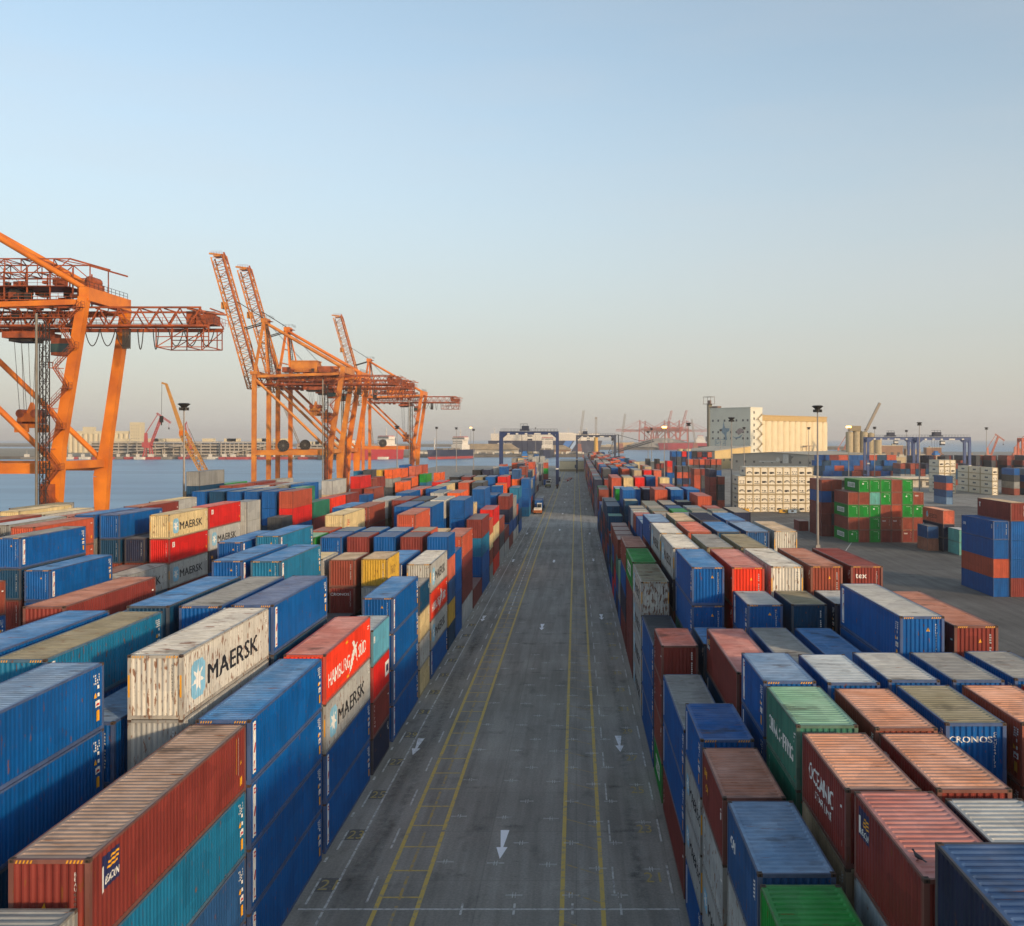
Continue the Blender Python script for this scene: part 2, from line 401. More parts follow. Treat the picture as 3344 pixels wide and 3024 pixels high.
def side_mark(key, L):
    c40 = L > 8
    if key == 'P': return pil(L) + codes(L, 3)
    if key == 'Q': return codes(L, 5)
    if key == 'q': return codes(L, 8, False)
    if key == 'M':
        s = 1.28 if c40 else .8; o = []
        u = 1.05 if c40 else .45; d = 1.7 if c40 else 1.0; v = .5 if c40 else 1.0
        o.append(([(u + .18 * d, v), (u + .82 * d, v), (u + d, v + .18 * d), (u + d, v + .82 * d), (u + .82 * d, v + d), (u + .18 * d, v + d), (u, v + .82 * d), (u, v + .18 * d)],
                  [tuple(range(8))], PBL))
        o.append(star(u + d / 2, v + d / 2, d * .45, WHT))
        o.append(T('MAERSK', u + d + .35, v + d * .18, s, BLK, .016, 0, 1.0, fit=7.2 if c40 else 4.0))
        return o + codes(L, 11, False)
    if key == 'HAM':
        o = [T('HAMBURG', .7, .75, 1.15, WHT, .01, 0, .8, fit=5.3), T('SÜD', 8.6, .75, 1.15, WHT, .01, 0, .8, fit=2.2)]
        o += [([(5.9, .35), (6.6, .55), (7.4, 1.25), (8.3, 1.9), (7.5, 1.75), (6.9, 1.55), (6.5, 1.2)], [(0, 1, 2, 6), (2, 3, 4, 5, 6)], WHT),
              ([(6.7, 2.1), (7.3, 1.6), (8.2, .6), (7.9, 1.5), (7.2, 2.2)], [(0, 1, 2, 3, 4)], WHT), quad(4.9, 2.35, 5.6, 2.5, YEL), quad(5.2, .2, 5.9, .35, YEL)]
        return o + [quad(L - .9, 2.2, L - .35, 2.27, WHT), quad(L - .9, 2.05, L - .5, 2.12, WHT)]
    if key == 'BEA':
        return [quad(.78, 1.5, 1.92, 2.5, NVY), quad(.78, 1.42, .93, 2.2, WHT), T('BEACON', .98, 1.62, .34, WHT, .01, .15, 1, fit=.9),
                quad(1.1, 2.03, 1.8, 2.1, YEL), quad(1.2, 2.17, 1.85, 2.24, YEL), quad(1.32, 2.31, 1.88, 2.38, YEL), quad(L - .95, .9, L - .91, 2.5, WHT), quad(L - 1.15, 1.0, L - 1.11, 2.5, YEL),
                ([(L - .75, 1.3), (L - .5, 1.3), (L - .62, 1.55)], [(0, 1, 2)], YEL), quad(L - .75, .4, L - .48, .75, YEL)]
    if key == 'BEs': return [quad(.45, 1.55, 1.5, 2.5, NVY), quad(.45, 1.62, .6, 2.2, WHT), T('BEACON', .62, 1.65, .3, WHT, .01, .1, 1, fit=.82),
                             quad(.8, 2.0, 1.4, 2.06, YEL), quad(.9, 2.12, 1.42, 2.18, YEL), quad(1.0, 2.24, 1.44, 2.3, YEL)]
    if key == 'KL': return [quad(.9, 1.75, 1.55, 2.35, WHT), T('K', 1.02, 1.82, .62, RED, .010, .1), quad(L - .6, .6, L - .4, .9, YEL), quad(L - .7, 2.2, L - .3, 2.27, WHT)]
    if key == 'PO': return [T('P&O', 1.6, .9, 1.3, OCH, .010, .2, fit=2.2)]
    if key == 'MSC': return [T('MSC', 1.4, 1.0, 1.3, BLK, .010, 0, fit=3.0)]
    if key == 'MSw': return [T('MSC', 1.2, 1.0, 1.1, WHT, .010, 0, fit=2.8)]
    if key == 'HYU': return [T('HYUNDAI', 3.6, 1.0, 1.05, WHT, .010, 0, fit=5.6), T('H', 1.8, .95, 1.3, WHT, .010, .2)] + codes(L, 9, False)
    if key == 'CHI': return [T('CHINA', .5, .95, .95, WHT, .010, 0, fit=1.9), T('SHIPPING', 2.65, .95, .95, WHT, .010, 0, fit=2.7), quad(L - .6, 2.25, L - .3, 2.33, WHT), quad(L - .6, 2.1, L - .4, 2.18, WHT), quad(L - .5, 1.9, L - .45, 2.0, WHT)]
    if key == 'OCE': return [T('OCEANIC', 1.0, 1.35, .95, WHT, .010, 0, fit=3.4), T('STAR LINE', 1.9, .85, .42, WHT, .010, 0, fit=2.3), quad(L - .6, .55, L - .5, .75, WHT), quad(L - .7, 1.9, L - .55, 2.0, WHT)]
    if key == 'OCd': return [T('OCEANIC', .8, 1.1, .9, WHT, .010, 0, fit=3.4)]
    if key == 'EVE': return [quad(L * .22, .9, L * .72, 2.0, WHT), T('EVERGREEN', L * .25, 1.1, .95, GRN, .010, 0, fit=L * .44)]
    if key == 'OOC': return [T('OOCL', 1.6, 1.5, .8, RED, .010, 0, fit=1.6), quad(1.6, 1.3, 3.1, 1.4, ORA)]
    if key == 'TEX': return [T('FESCO', 4.2, .85, 1.2, BLK, .010, .1, fit=4.2), ([(2.2, .9), (3.3, 1.3), (3.1, 2.2), (2.2, 1.8)], [(0, 1, 2, 3)], PBL), ([(2.5, .7), (3.5, 1.0), (3.4, 1.4)], [(0, 1, 2)], WHT)]
    if key == 'TR': return [T('T', .5, 1.5, 1.0, WHT, .05)]
    if key == 'L1': return [quad(.4, 1.7, .8, 2.2, WHT), T('L', .5, 1.75, .45, NVY, .02)] 
    if key == 'VT': return [T(c, .55, 2.2 - .3 * i, .28, WHT, .01) for i, c in enumerate('TRITON')] + [quad(L - .6, 1.9, L - .3, 2.0, WHT)]
    if key == 'RT': return [([(2.2 + .45 * math.cos(a * .7), 1.5 + .5 * math.sin(a * .7)) for a in range(9)], [tuple(range(9))], WHT), T('K', 2.05, 1.25, .6, RED, .03)] + [T('ISLAND', 3.0, 1.1, .8, RED, .01, .1, fit=2.4)]
    if key == 'LOG': return [quad(4.5, .8, 6.0, 2.0, WHT), quad(4.8, 1.1, 5.7, 1.7, NVY)]
    if key == 'YL': return [T('TAL', .6, 1.75, .5, YEL, .010, .1), T('CAI', 1.0, 1.15, .5, YEL, .010, .1)] + [quad(L - .7, 2.0, L - .45, 2.08, WHT), quad(L - .7, 1.6, L - .6, 1.9, WHT)]
    if key == 'CAI': return [T('CAI', .7, 1.4, .6, WHT, .03)] + [quad(L - .75, 2.2 - i * .13, L - .45, 2.27 - i * .13, WHT) for i in range(5)]
    if key == 'PWH': return [quad(.42, .4, .62, 2.5, WHT)] + codes(L, 4)
    return []
def end_mark(key):
    o = []
    def strip(ink=WHT, seed=1):
        r = random.Random(seed)
        for i in range(11): 
            if i not in (4,): o.append(quad(1.98, 2.3 - i * .15, 2.04 + r.random() * .03, 2.3 - i * .15 + .09, ink))
    def code(s, ink=WHT):
        for i, c in enumerate(s):
            if c != ' ': o.append(T(c, 1.95, 2.36 - i * .15, .16, ink, .004))
    def warn(u=1.45, v=2.05): o.append(([(u, v), (u + .2, v), (u + .1, v + .22)], [(0, 1, 2)], YEL))
    def haz():
        for a in (.2, 1.72):
            for i in range(5): o.append(([(a + i * .11, H0 - .13), (a + i * .11 + .05, H0 - .13), (a + i * .11 + .09, H0 - .03), (a + i * .11 + .04, H0 - .03)], [(0, 1, 2, 3)], YEL))
    if key in ('P', 'Q', 'PWH'): haz(); warn(); code('PCIU8405741')
    elif key in ('BEA', 'BEs'): haz(); warn(.95, 1.35); code('BEAU6405336')
    elif key == 'M': haz(); code('MSKU047263', BLK); o.append(quad(.02, 1.0, .1, 2.0, YEL)); o.append(quad(W - .1, 1.0, W - .02, 2.0, YEL))
    elif key == 'T': o.append(T('tex', .35, 1.95, .62, WHT, .010, 0, fit=.85)); haz(); code('TEXU351980')
    elif key == 'C': o.append(T('CRONOS', .12, 2.0, .4, WHT, .012, 0, fit=1.75)); code('CRXU2641173')
    elif key == 'TX': o.append(T('TOUAX', .8, 2.1, .32, YEL, .015, .1, fit=1.0)); code('TOLU2280164')
    elif key == 'w': haz(); warn(1.35, 1.9); strip(seed=3)
    elif key == 'G': o.append(T('EVERGREEN', .9, 2.45, .16, WHT, .006, 0, fit=1.0)); o.append(([(.95 + .2 * math.cos(a * .785), 1.95 + .2 * math.sin(a * .785)) for a in range(8)], [tuple(range(8))], WHT)); strip(seed=5)
    elif key == 'g': o.append(T('EVERGREEN', .9, 2.45, .16, WHT, .006, 0, fit=1.0)); strip(seed=5)
    elif key == 'n': pass
    else: strip(seed=len(key) + 2)
    return o
def drape(parts, mapper, breaks):
    """2-D shapes -> mesh lying 4 mm above a ribbed panel"""
    bm = bmesh.new(); ui = []
    full = []
    for p in parts:                                 # bold letters are struck three times, a little apart
        if len(p) == 4 and p[3] > 0: full += [([(x + o, y + q) for x, y in p[0]], p[1], p[2]) for o, q in ((0, 0), (p[3] * .5, p[3] * .3), (p[3], 0))]
        else: full.append(p[:3])
    for k, (vs, fs, ink) in enumerate(full):
        lay = min(k, 24) * .0012                    # later marks lie on top of earlier ones
        bv = [bm.verts.new((x, y, lay)) for x, y in vs]
        for f in fs:
            try: bf = bm.faces.new([bv[i] for i in f]); bf.material_index = ink
            except ValueError: pass
    if not bm.verts: bm.free(); return None
    lo, hi = min(v.co.x for v in bm.verts), max(v.co.x for v in bm.verts)
    for b in breaks:
        if lo < b < hi:
            bmesh.ops.bisect_plane(bm, geom=bm.verts[:] + bm.edges[:] + bm.faces[:], plane_co=(b, 0, 0), plane_no=(1, 0, 0), dist=1e-5)
    for v in bm.verts: v.co = mapper(v.co.x, v.co.y, v.co.z)
    return bm
def prof_at(pr, u):
    for (a, d0), (b, d1) in zip(pr, pr[1:]):
        if a <= u <= b: return d0 + (d1 - d0) * (u - a) / max(1e-6, b - a)
    return 0
_dm = {}
def decal(kind, key, L, side):
    k = (kind, key, L if kind == 'side' else 0, side, L)
    if k in _dm: return _dm[k]
    if kind == 'side':
        parts = side_mark(key, L); pr = side_profile(L)
        # u runs left to right as seen: +Y on the right-hand face, -Y on the left-hand face
        br = [(u + L / 2 if side > 0 else L / 2 - u) for u, d in pr]
        def mp(u, v, e):
            y = u - L / 2 if side > 0 else L / 2 - u
            d = prof_at(pr, y); z = .17 if v < .17 else v
            return V3((side * (SIDE_X - d + .005 + e), y, min(z * H0 / 2.8, H0 - .11)))
    else:
        parts = end_mark(key); pr = end_profile(); br = [u + W / 2 for u, d in pr]
        def mp(u, v, e):
            d = prof_at(pr, u - W / 2)
            y = -L / 2 + .03 + d - .005 - e if v < H0 - .141 else -L / 2 - .004
            return V3((u - W / 2, y, v))
    bm = drape(parts, mp, br)
    if bm is None: _dm[k] = None; return None
    bmesh.ops.recalc_face_normals(bm, faces=bm.faces[:])
    me = bpy.data.meshes.new('lettering'); bm.to_mesh(me); bm.free()
    for m in INK: me.materials.append(m)
    _dm[k] = me; return me

PAL = dict(blue='#045499', dblue='#0d3f60', navy='#242b45', slate='#27507f', teal='#1b6d94', red='#cc2420', bred='#e23c22', maroon='#7b352f',
           brown='#8d4738', rust='#b2523a', orange='#dd622c', tan='#b7a284', cream='#cbb98c', white='#c6c4ba', silver='#abaeac', grey='#8d8f8d',
           dgrey='#474b50', green='#0f8a30', hgreen='#2f7a63', tgreen='#3f7a69', lteal='#63aaa2', yellow='#c9a23c', ltblue='#5a9fb9', salmon='#c2644c',
           olive='#8c856c', mint='#7fae90', peach='#c98d6c', pink='#b9766c', lav='#6c8cae', black='#2a2b2e', pale='#a9b4ba', sky='#3f7cb4', tanred='#a8705a', dusty='#a28876')
WORD = dict(blue='blue', dblue='dark-blue', navy='navy', slate='slate-blue', teal='teal-blue', red='red', bred='bright-red', maroon='maroon', brown='brown',
            rust='rust-red', orange='orange', tan='tan', cream='cream', white='white', silver='light-grey', grey='grey', dgrey='dark-grey', green='green',
            hgreen='sea-green', tgreen='dull-green', lteal='pale-teal', yellow='ochre-yellow', ltblue='light-blue', salmon='salmon-red', olive='olive', mint='mint',
            peach='peach', pink='pink', lav='lavender-blue', black='black', pale='pale', sky='sky-blue', tanred='dusty-red', dusty='dusty-brown')
DUST = lin('#9b978c')
MARKW = dict(P='white strip', M='black lettering', HAM='white lettering', BEA='navy emblem', BEs='navy emblem', KL='white badge', PO='dark lettering', MSC='black lettering',
             MSw='white lettering', HYU='white lettering', CHI='white lettering', OCE='white lettering', OCd='white lettering', EVE='white panel', TEX='black lettering',
             RT='red lettering', OOC='red lettering', TR='white letter', VT='white lettering', YL='yellow lettering', LOG='white badge', CAI='white lettering')
ORD = ['first', 'second', 'third', 'fourth', 'fifth', 'sixth', 'seventh', 'eighth', 'ninth', 'tenth', 'eleventh', 'twelfth', 'thirteenth', 'fourteenth', 'fifteenth',
       'sixteenth', 'seventeenth', 'eighteenth', 'nineteenth', 'twentieth'] + ['twenty-' + x for x in ('first', 'second', 'third', 'fourth', 'fifth', 'sixth', 'seventh', 'eighth', 'ninth')] + \
      ['thirtieth'] + ['thirty-' + x for x in ('first', 'second', 'third', 'fourth', 'fifth', 'sixth', 'seventh', 'eighth', 'ninth')] + ['fortieth']
def parse(s):
    """'colour!>roof:SIDE/END' -> dict; ! = rusty"""
    mk = ''; em = None; rf = None
    if '/' in s: s, em = s.split('/')
    if ':' in s: s, mk = s.split(':')
    if '>' in s: s, rf = s.split('>')
    ru = .05 + .16 * s.count('!'); s = s.replace('!', '')
    ru = .12 if ru < .1 else (.38 if ru < .3 else (.62 if ru < .45 else .88))
    return dict(c=s, r=rf, m=mk, e=em if em is not None else (mk or 'd'), rust=ru)
ROOFC = {}
def colour(n, jit=.0):
    c = lin(PAL[n]); k = 1 + rnd.uniform(-jit, jit); return tuple(min(1, x * k) for x in c)
def roofcolour(sp):
    if sp['r']: return colour(sp['r'], .05)
    return mixc(lin(PAL[sp['c']]), DUST, .34)

class Box:
    __slots__ = ('x', 'y', 'z', 'L', 'h', 'sp', 'side', 'blk', 'row', 'tier', 'n', 'vis', 'area', 'stk', 'rz')
BOXES = []; HIDDEN = []
ROWS = {}
def stack(blk, row, x_face, side, y0, L, ztop, specs, vis=None, n=None, y_is_near=True):
    """one pile of containers; specs run from the top down; those not listed are out of sight below"""
    L = {20: 6.06, 40: 12.19, 45: 13.7}[L]
    specs = [s.strip() for s in specs.split(',')] if isinstance(specs, str) else specs
    out = []
    for s in specs:
        if '*' in s: a, b = s.split('*'); out += [a] * int(b)
        else: out.append(s)
    specs = out
    if n is None: n = max(len(specs), int(round(ztop / 2.75)))
    n = max(n, len(specs)); h = ztop / n
    xc = x_face - W / 2 if side > 0 else x_face + W / 2
    for t in range(n):                                    # t = 0 is the topmost
        b = Box(); b.x, b.y, b.z, b.L, b.h = xc, y0 + L / 2, ztop - (t + 1) * h, L, h
        b.side = side; b.blk = blk; b.row = row; b.tier = t; b.n = n; b.rz = 0
        d = max(8, y0)
        if t < len(specs):
            b.sp = parse(specs[t]); b.area = (W * h + (L * .5 if t == 0 else 0) + L * h * min(1, abs(xc) / d) * .8) / d ** 2
            BOXES.append(b)
        else:
            b.sp = parse(rnd.choice(['blue', 'maroon', 'brown', 'dblue', 'dgrey', 'navy', 'grey'])); HIDDEN.append(b)
    ROWS.setdefault((blk, row), []).append(y0)

CHILD = 0
def place(b, label, group):
    sp = b.sp; cc = colour(sp['c'], .07); rc = roofcolour(sp); near = b.y < 235
    k = b.h / H0 * .997
    if not near:
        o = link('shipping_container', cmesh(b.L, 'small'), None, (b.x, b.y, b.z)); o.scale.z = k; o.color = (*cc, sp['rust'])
        tag(o, label, 'container', group); root = o
    else:
        root = empty('shipping_container', (b.x, b.y, b.z)); root.scale.z = k; tag(root, label, 'container', group)
        fr = mixc(cc, lin('#6e675e'), .42)
        top = b.y < 75 and b.tier == 0; pan = {}
        for nm, wh, c in (('frame', 'frame' if top else 'framec', fr), ('side_panel', 'side1', cc), ('side_panel', 'side-1', cc), ('end_panel', 'end', cc), ('door', 'door', cc), ('roof_panel', 'roof', rc)):
            o = link(nm, cmesh(b.L, wh), root); pan[wh] = o; o.color = (*c, sp['rust'] * (.8 if nm == 'roof_panel' else 1))
        if top:
            for sx in (-1, 1):
                for sy in (-1, 1):
                    q = link('corner_casting', cmesh(b.L, 'casting'), root, (sx * (W / 2 - .078), sy * (b.L / 2 - .086), H0))
                    if sy > 0: q.rotation_euler.z = math.pi
        if b.y < 170 or sp['e'] in 'gGT':
            me = decal('end', sp['e'], b.L, 0)
            if me: link('code_marking', me, pan['end'])
    if not sp['m'] and near and b.y < 190: sp['m'] = rnd.choice(['q', 'q', 'Q', 'VT'])
    if sp['m']:
        me = decal('side', sp['m'], b.L, b.side)
        if me: link('lettering', me, pan['side1' if b.side > 0 else 'side-1'] if near else root)
    return root
# ------------------------------------------------------------------ the yard: what stands where (metres; y = distance up the road)
def XL(k): return -14.6 - 3.05 * (k - 1)
def XR(k): return 5.65 + 3.07 * (k - 1)
def XB(k): return -49.6 - 3.05 * (k - 1)
LEFT = [
 (1, 22.2, 20, 10.45, 'grey>grey:q,blue,blue,navy'), (1, 28.95, 45, 11.58, 'maroon>dusty:BEA,teal:Q,slate:Q,blue:Q'),
 (1, 43.2, 40, 11.58, 'blue>sky:P,blue:P,blue:P,blue:P'), (1, 56.2, 40, 11.6, 'bred>pink:HAM,silver!:M,blue:P,blue:P'),
 (1, 69.3, 20, 10.4, 'ltblue>pale:L1,red:LOG,maroon:VT,navy'), (1, 76.9, 40, 11.5, 'blue>sky:P,blue:P,blue:P,blue:P'),
 (1, 90.0, 20, 10.35, 'dblue>grey,cream,silver!,cream'), (1, 97.0, 40, 11.58, 'silver!>white:M,bred:HAM,silver:M,blue:P'),
 (1, 110.2, 20, 12.95, 'blue:PWH,salmon:VT,slate:PWH,yellow:PO,dblue'), (1, 116.9, 20, 10.4, 'blue:P*4'),
 (1, 123.6, 40, 11.65, 'rust:VT,maroon:VT,maroon:VT,silver:M'), (1, 137.2, 40, 2.7, 'maroon'),
 (1, 149.8, 40, 11.6, 'maroon,teal:PWH,blue:P,blue:P'), (1, 163.1, 20, 10.4, 'rust,cream:MSC,brown,grey'),
 (1, 170.6, 40, 11.58, 'red,cream:MSC,maroon,bred:HAM'), (1, 184, 40, 8.7, 'brown,dgrey:LOG,silver:M'),
 (1, 197.3, 40, 5.6, 'maroon,silver:M'), (1, 210.3, 40, 11.6, 'maroon,navy:MSw,blue,brown'), (1, 223.6, 40, 10.4, 'grey,grey,blue,white'),
 (1, 237, 20, 7.8, 'rust,dblue,white'), (1, 246, 40, 11.6, 'teal,blue,dblue,blue'),
 (2, 30.1, 40, 5.2, ''), (2, 43.2, 40, 14.5, 'white!!>white:M,silver!'), (2, 56.2, 40, 14.5, 'blue:P,dblue'), (2, 70, 20, 5.2, 'navy'), (2, 77, 40, 5.2, 'navy'),
 (2, 90.2, 20, 12.95, 'yellow!>tan:PO,silver'), (2, 97, 40, 11.6, 'blue>sky:P,blue'), (2, 110.2, 20, 12.95, 'maroon/TX,dblue'), (2, 116.9, 20, 12.95, 'rust>tan,blue'),
 (2, 123.6, 40, 11.6, 'cream,brown'), (2, 138, 40, 5.2, 'blue'), (2, 152.9, 40, 14.4, 'blue:PWH,blue'), (2, 165.6, 20, 12.95, 'cream:MSC,blue'),
 (2, 186, 40, 14.4, 'blue:PWH,blue,dblue'), (2, 200, 40, 8.7, 'dblue'), (2, 214, 40, 11.6, 'blue,dgrey'), (2, 227.3, 20, 12.95, 'blue>grey,grey'),
 (2, 239.8, 20, 12.95, 'orange'), (2, 246.6, 40, 14.4, 'red,orange'),
 (3, 30.1, 40, 14.4, 'blue>lav:Q,blue:Q,dblue'), (3, 43.2, 40, 11.5, 'blue>lav,dblue'), (3, 56.2, 40, 14.45, 'blue>grey:P,blue'), (3, 77.3, 40, 8.0, 'navy'),
 (3, 90.3, 20, 12.85, 'brown>tan,maroon/C'), (3, 97, 40, 8.6, 'navy'), (3, 110.2, 20, 12.95, 'blue,dblue'), (3, 116.9, 20, 12.95, 'blue>pale,blue'),
 (3, 124.5, 40, 14.4, 'rust,brown'), (3, 138.6, 40, 14.4, 'blue>grey:P,blue'), (3, 152.8, 40, 14.4, 'white!,blue'), (3, 173, 40, 14.4, 'orange,rust'),
 (3, 187, 40, 11.6, 'dgrey'), (3, 214, 40, 14.4, 'dgrey:LOG,dgrey'), (3, 245.5, 40, 14.4, 'blue,navy'),
 (4, 43.2, 40, 14.3, 'teal!>olive:P,blue'), (4, 56.2, 40, 14.45, 'dblue>sky,blue'), (4, 77.6, 40, 14.35, 'teal>sky:P,blue'), (4, 90.2, 20, 12.9, 'silver>cream,olive'),
 (4, 97, 40, 8.7, 'dblue'), (4, 110.2, 20, 12.95, 'maroon/TX,blue'), (4, 116.9, 20, 12.95, 'blue>grey,dblue'), (4, 124.4, 40, 11.4, 'blue,blue'),
 (4, 138.6, 40, 14.4, 'blue,blue'), (4, 152.8, 40, 14.4, 'dgrey>dgrey,maroon'), (4, 173, 40, 14.4, 'silver>grey,grey'), (4, 187, 40, 11.6, 'navy'),
 (4, 214, 40, 14.4, 'rust>peach,brown'), (4, 245.5, 40, 14.4, 'olive,grey'),
 (5, 30.1, 40, 11.6, 'blue'), (5, 43.2, 40, 14.35, 'blue>sky,blue'), (5, 56.2, 40, 13.1, 'dblue>lav,navy'), (5, 77.4, 40, 14.4, 'blue>sky:P,blue'), (5, 97, 40, 11.4, 'blue'),
 (5, 110.2, 20, 12.95, 'blue,dblue'), (5, 116.9, 20, 12.95, 'blue>grey,blue'), (5, 126, 40, 11.6, 'blue>sky'), (5, 139, 40, 8.7, 'maroon'),
 (5, 152.8, 40, 14.4, 'maroon,maroon'), (5, 173, 40, 11.6, 'rust'), (5, 187.2, 40, 14.4, 'blue>grey,navy'), (5, 201, 40, 14.4, 'cream>cream,tan'), (5, 216, 40, 14.4, 'dgrey,dgrey'), (5, 245.5, 40, 14.4, 'maroon,maroon'),
 (6, 30.1, 40, 11.6, 'blue'), (6, 43.2, 40, 11.6, 'brown'), (6, 56.3, 40, 14.4, 'maroon>tanred:VT,dblue'), (6, 77.4, 40, 11.6, 'dblue'), (6, 97.2, 40, 14.4, 'teal>sky:P,blue'),
 (6, 110.2, 20, 12.9, 'green>mint,maroon'), (6, 116.9, 20, 12.95, 'rust>tanred,grey'), (6, 124, 40, 14.4, 'cream>cream:OOC,silver'), (6, 138.6, 40, 14.35, 'brown:VT,maroon'),
 (6, 152.6, 40, 14.4, 'silver>white,olive'), (6, 172.7, 40, 14.4, 'blue:PWH,blue'), (6, 187.2, 40, 14.4, 'salmon,rust'), (6, 216, 40, 14.4, 'red,maroon'), (6, 245.5, 40, 14.4, 'black,dgrey'),
 (7, 95, 40, 14.0, 'blue>sky:P,blue'), (7, 139.6, 40, 14.2, 'blue>sky,blue'),
]
for r_, y_, l_, z_, s_ in LEFT: stack('L', r_, XL(r_), 1, y_, l_, z_, s_) if s_ else stack('L', r_, XL(r_), 1, y_, l_, z_, [])
QUAY = [
 (1, 71.7, 40, 11.9, 'brown:VT,blue:Q'), (1, 91, 40, 11.8, 'blue>sky:P,blue,dblue'), (1, 104.9, 40, 9.03, 'silver!:M,dblue'),
 (1, 117.7, 40, 14.9, 'cream!:M,red:KL,silver:M,maroon'), (1, 130.4, 40, 14.95, 'red:KL,silver:M,navy:YL'), (1, 145.5, 20, 14.6, 'silver:M,silver:M'), (1, 162.5, 20, 10.85, 'dgrey:OCd,grey'),
 (1, 168.9, 40, 14.9, 'rust:KL,red:KL,blue'), (1, 182, 40, 12.1, 'hgreen:HYU,maroon'), (1, 195.2, 40, 12.1, 'bred:HAM,blue'), (1, 208.3, 40, 12.0, 'maroon:VT,maroon'),
 (1, 230, 20, 10.7, 'blue,blue'), (1, 236.5, 40, 11.9, 'brown:VT,maroon'), (1, 277, 40, 11.6, 'orange,dgrey'), (1, 352, 40, 11.6, 'orange,orange'),
 (2, 71.7, 40, 8.8, 'navy'), (2, 91.4, 40, 14.8, 'blue>grey:P,dblue,maroon'), (2, 104.9, 40, 8.9, 'maroon'), (2, 117.7, 40, 12, 'navy'), (2, 130.4, 40, 12, 'blue'),
 (2, 168.9, 40, 14.9, 'blue,blue'), (2, 182.2, 40, 14.7, 'hgreen>mint,green'), (2, 208.6, 40, 15.0, 'silver:M,tan'), (2, 235.2, 40, 14.9, 'red:KL,maroon'),
 (2, 249.5, 20, 13.8, 'brown,maroon'), (2, 260, 20, 13.8, 'maroon,dgrey'), (2, 296, 40, 11.6, 'dgrey:LOG,black'), (2, 309, 40, 11.6, 'orange,brown'), (2, 339, 40, 11.6, 'green:EVE,teal'), (2, 277, 40, 15.2, 'orange'),
 (3, 91.4, 40, 12, 'blue'), (3, 99.2, 40, 15.1, 'rust:KL,rust:KL,brown'), (3, 117.7, 40, 14.9, 'blue,dblue'), (3, 168.9, 40, 14.9, 'blue>grey,blue'), (3, 196.4, 40, 14.8, 'blue>sky:Q,blue'), (3, 222, 40, 14.6, 'olive>cream'), (3, 263, 20, 15.6, 'dgrey,dgrey'),
 (3, 277, 40, 15.1, 'yellow,rust'), (3, 296, 40, 12.4, 'orange,orange'), (3, 307.5, 40, 14.5, 'orange,dgrey'), (3, 335, 40, 14.5, 'salmon,rust'), (3, 350, 40, 14.5, 'rust,orange'),
 (4, 117.7, 40, 14.9, 'blue>sky'), (4, 130.4, 40, 15, 'maroon>tanred'), (4, 168.9, 40, 14.9, 'blue>grey,blue'), (4, 182.2, 40, 14.6, 'olive>pale'), (4, 196.4, 40, 14.8, 'grey>white'), (4, 265, 20, 15.2, 'teal,orange'), (4, 307.5, 40, 14.5, 'yellow,brown'),
 (5, 91.4, 40, 14.6, 'navy>navy'), (5, 104.9, 40, 14.8, 'grey>pale'), (5, 117.7, 40, 14.6, 'rust'), (5, 145, 40, 14.7, 'silver>cream'), (5, 182.2, 40, 14.8, 'silver>pale'), (5, 196, 40, 14.8, 'brown>tanred'), (5, 350, 40, 14.5, 'blue,navy'),
 (6, 91.4, 40, 14.8, 'maroon>tanred'), (6, 104.9, 40, 15, 'maroon>tanred'), (6, 117.7, 40, 14.9, 'silver>cream'), (6, 196, 40, 15.2, 'maroon>brown'), (6, 209, 40, 15.2, 'silver>tan'),
 (7, 104.9, 40, 14.8, 'silver>grey'), (7, 117.7, 40, 15.3, 'cream>cream'), (7, 174, 40, 18.2, 'grey>grey,dblue'), (5, 168.9, 40, 14.9, 'dblue>sky,blue'), (6, 182, 40, 15.3, 'brown>tanred'), (7, 187, 40, 15.4, 'green>mint'), (6, 168.9, 40, 14.9, 'blue>grey'),
 (8, 104.9, 40, 15.2, 'silver>pale'), (8, 187.5, 40, 13.9, 'blue:P,blue'), (9, 187.5, 40, 13.9, 'tan!,brown'), (9, 130, 40, 14.8, 'grey>olive'),
]
for r_, y_, l_, z_, s_ in QUAY: stack('B', r_, XB(r_), 1, y_, l_, z_, s_)
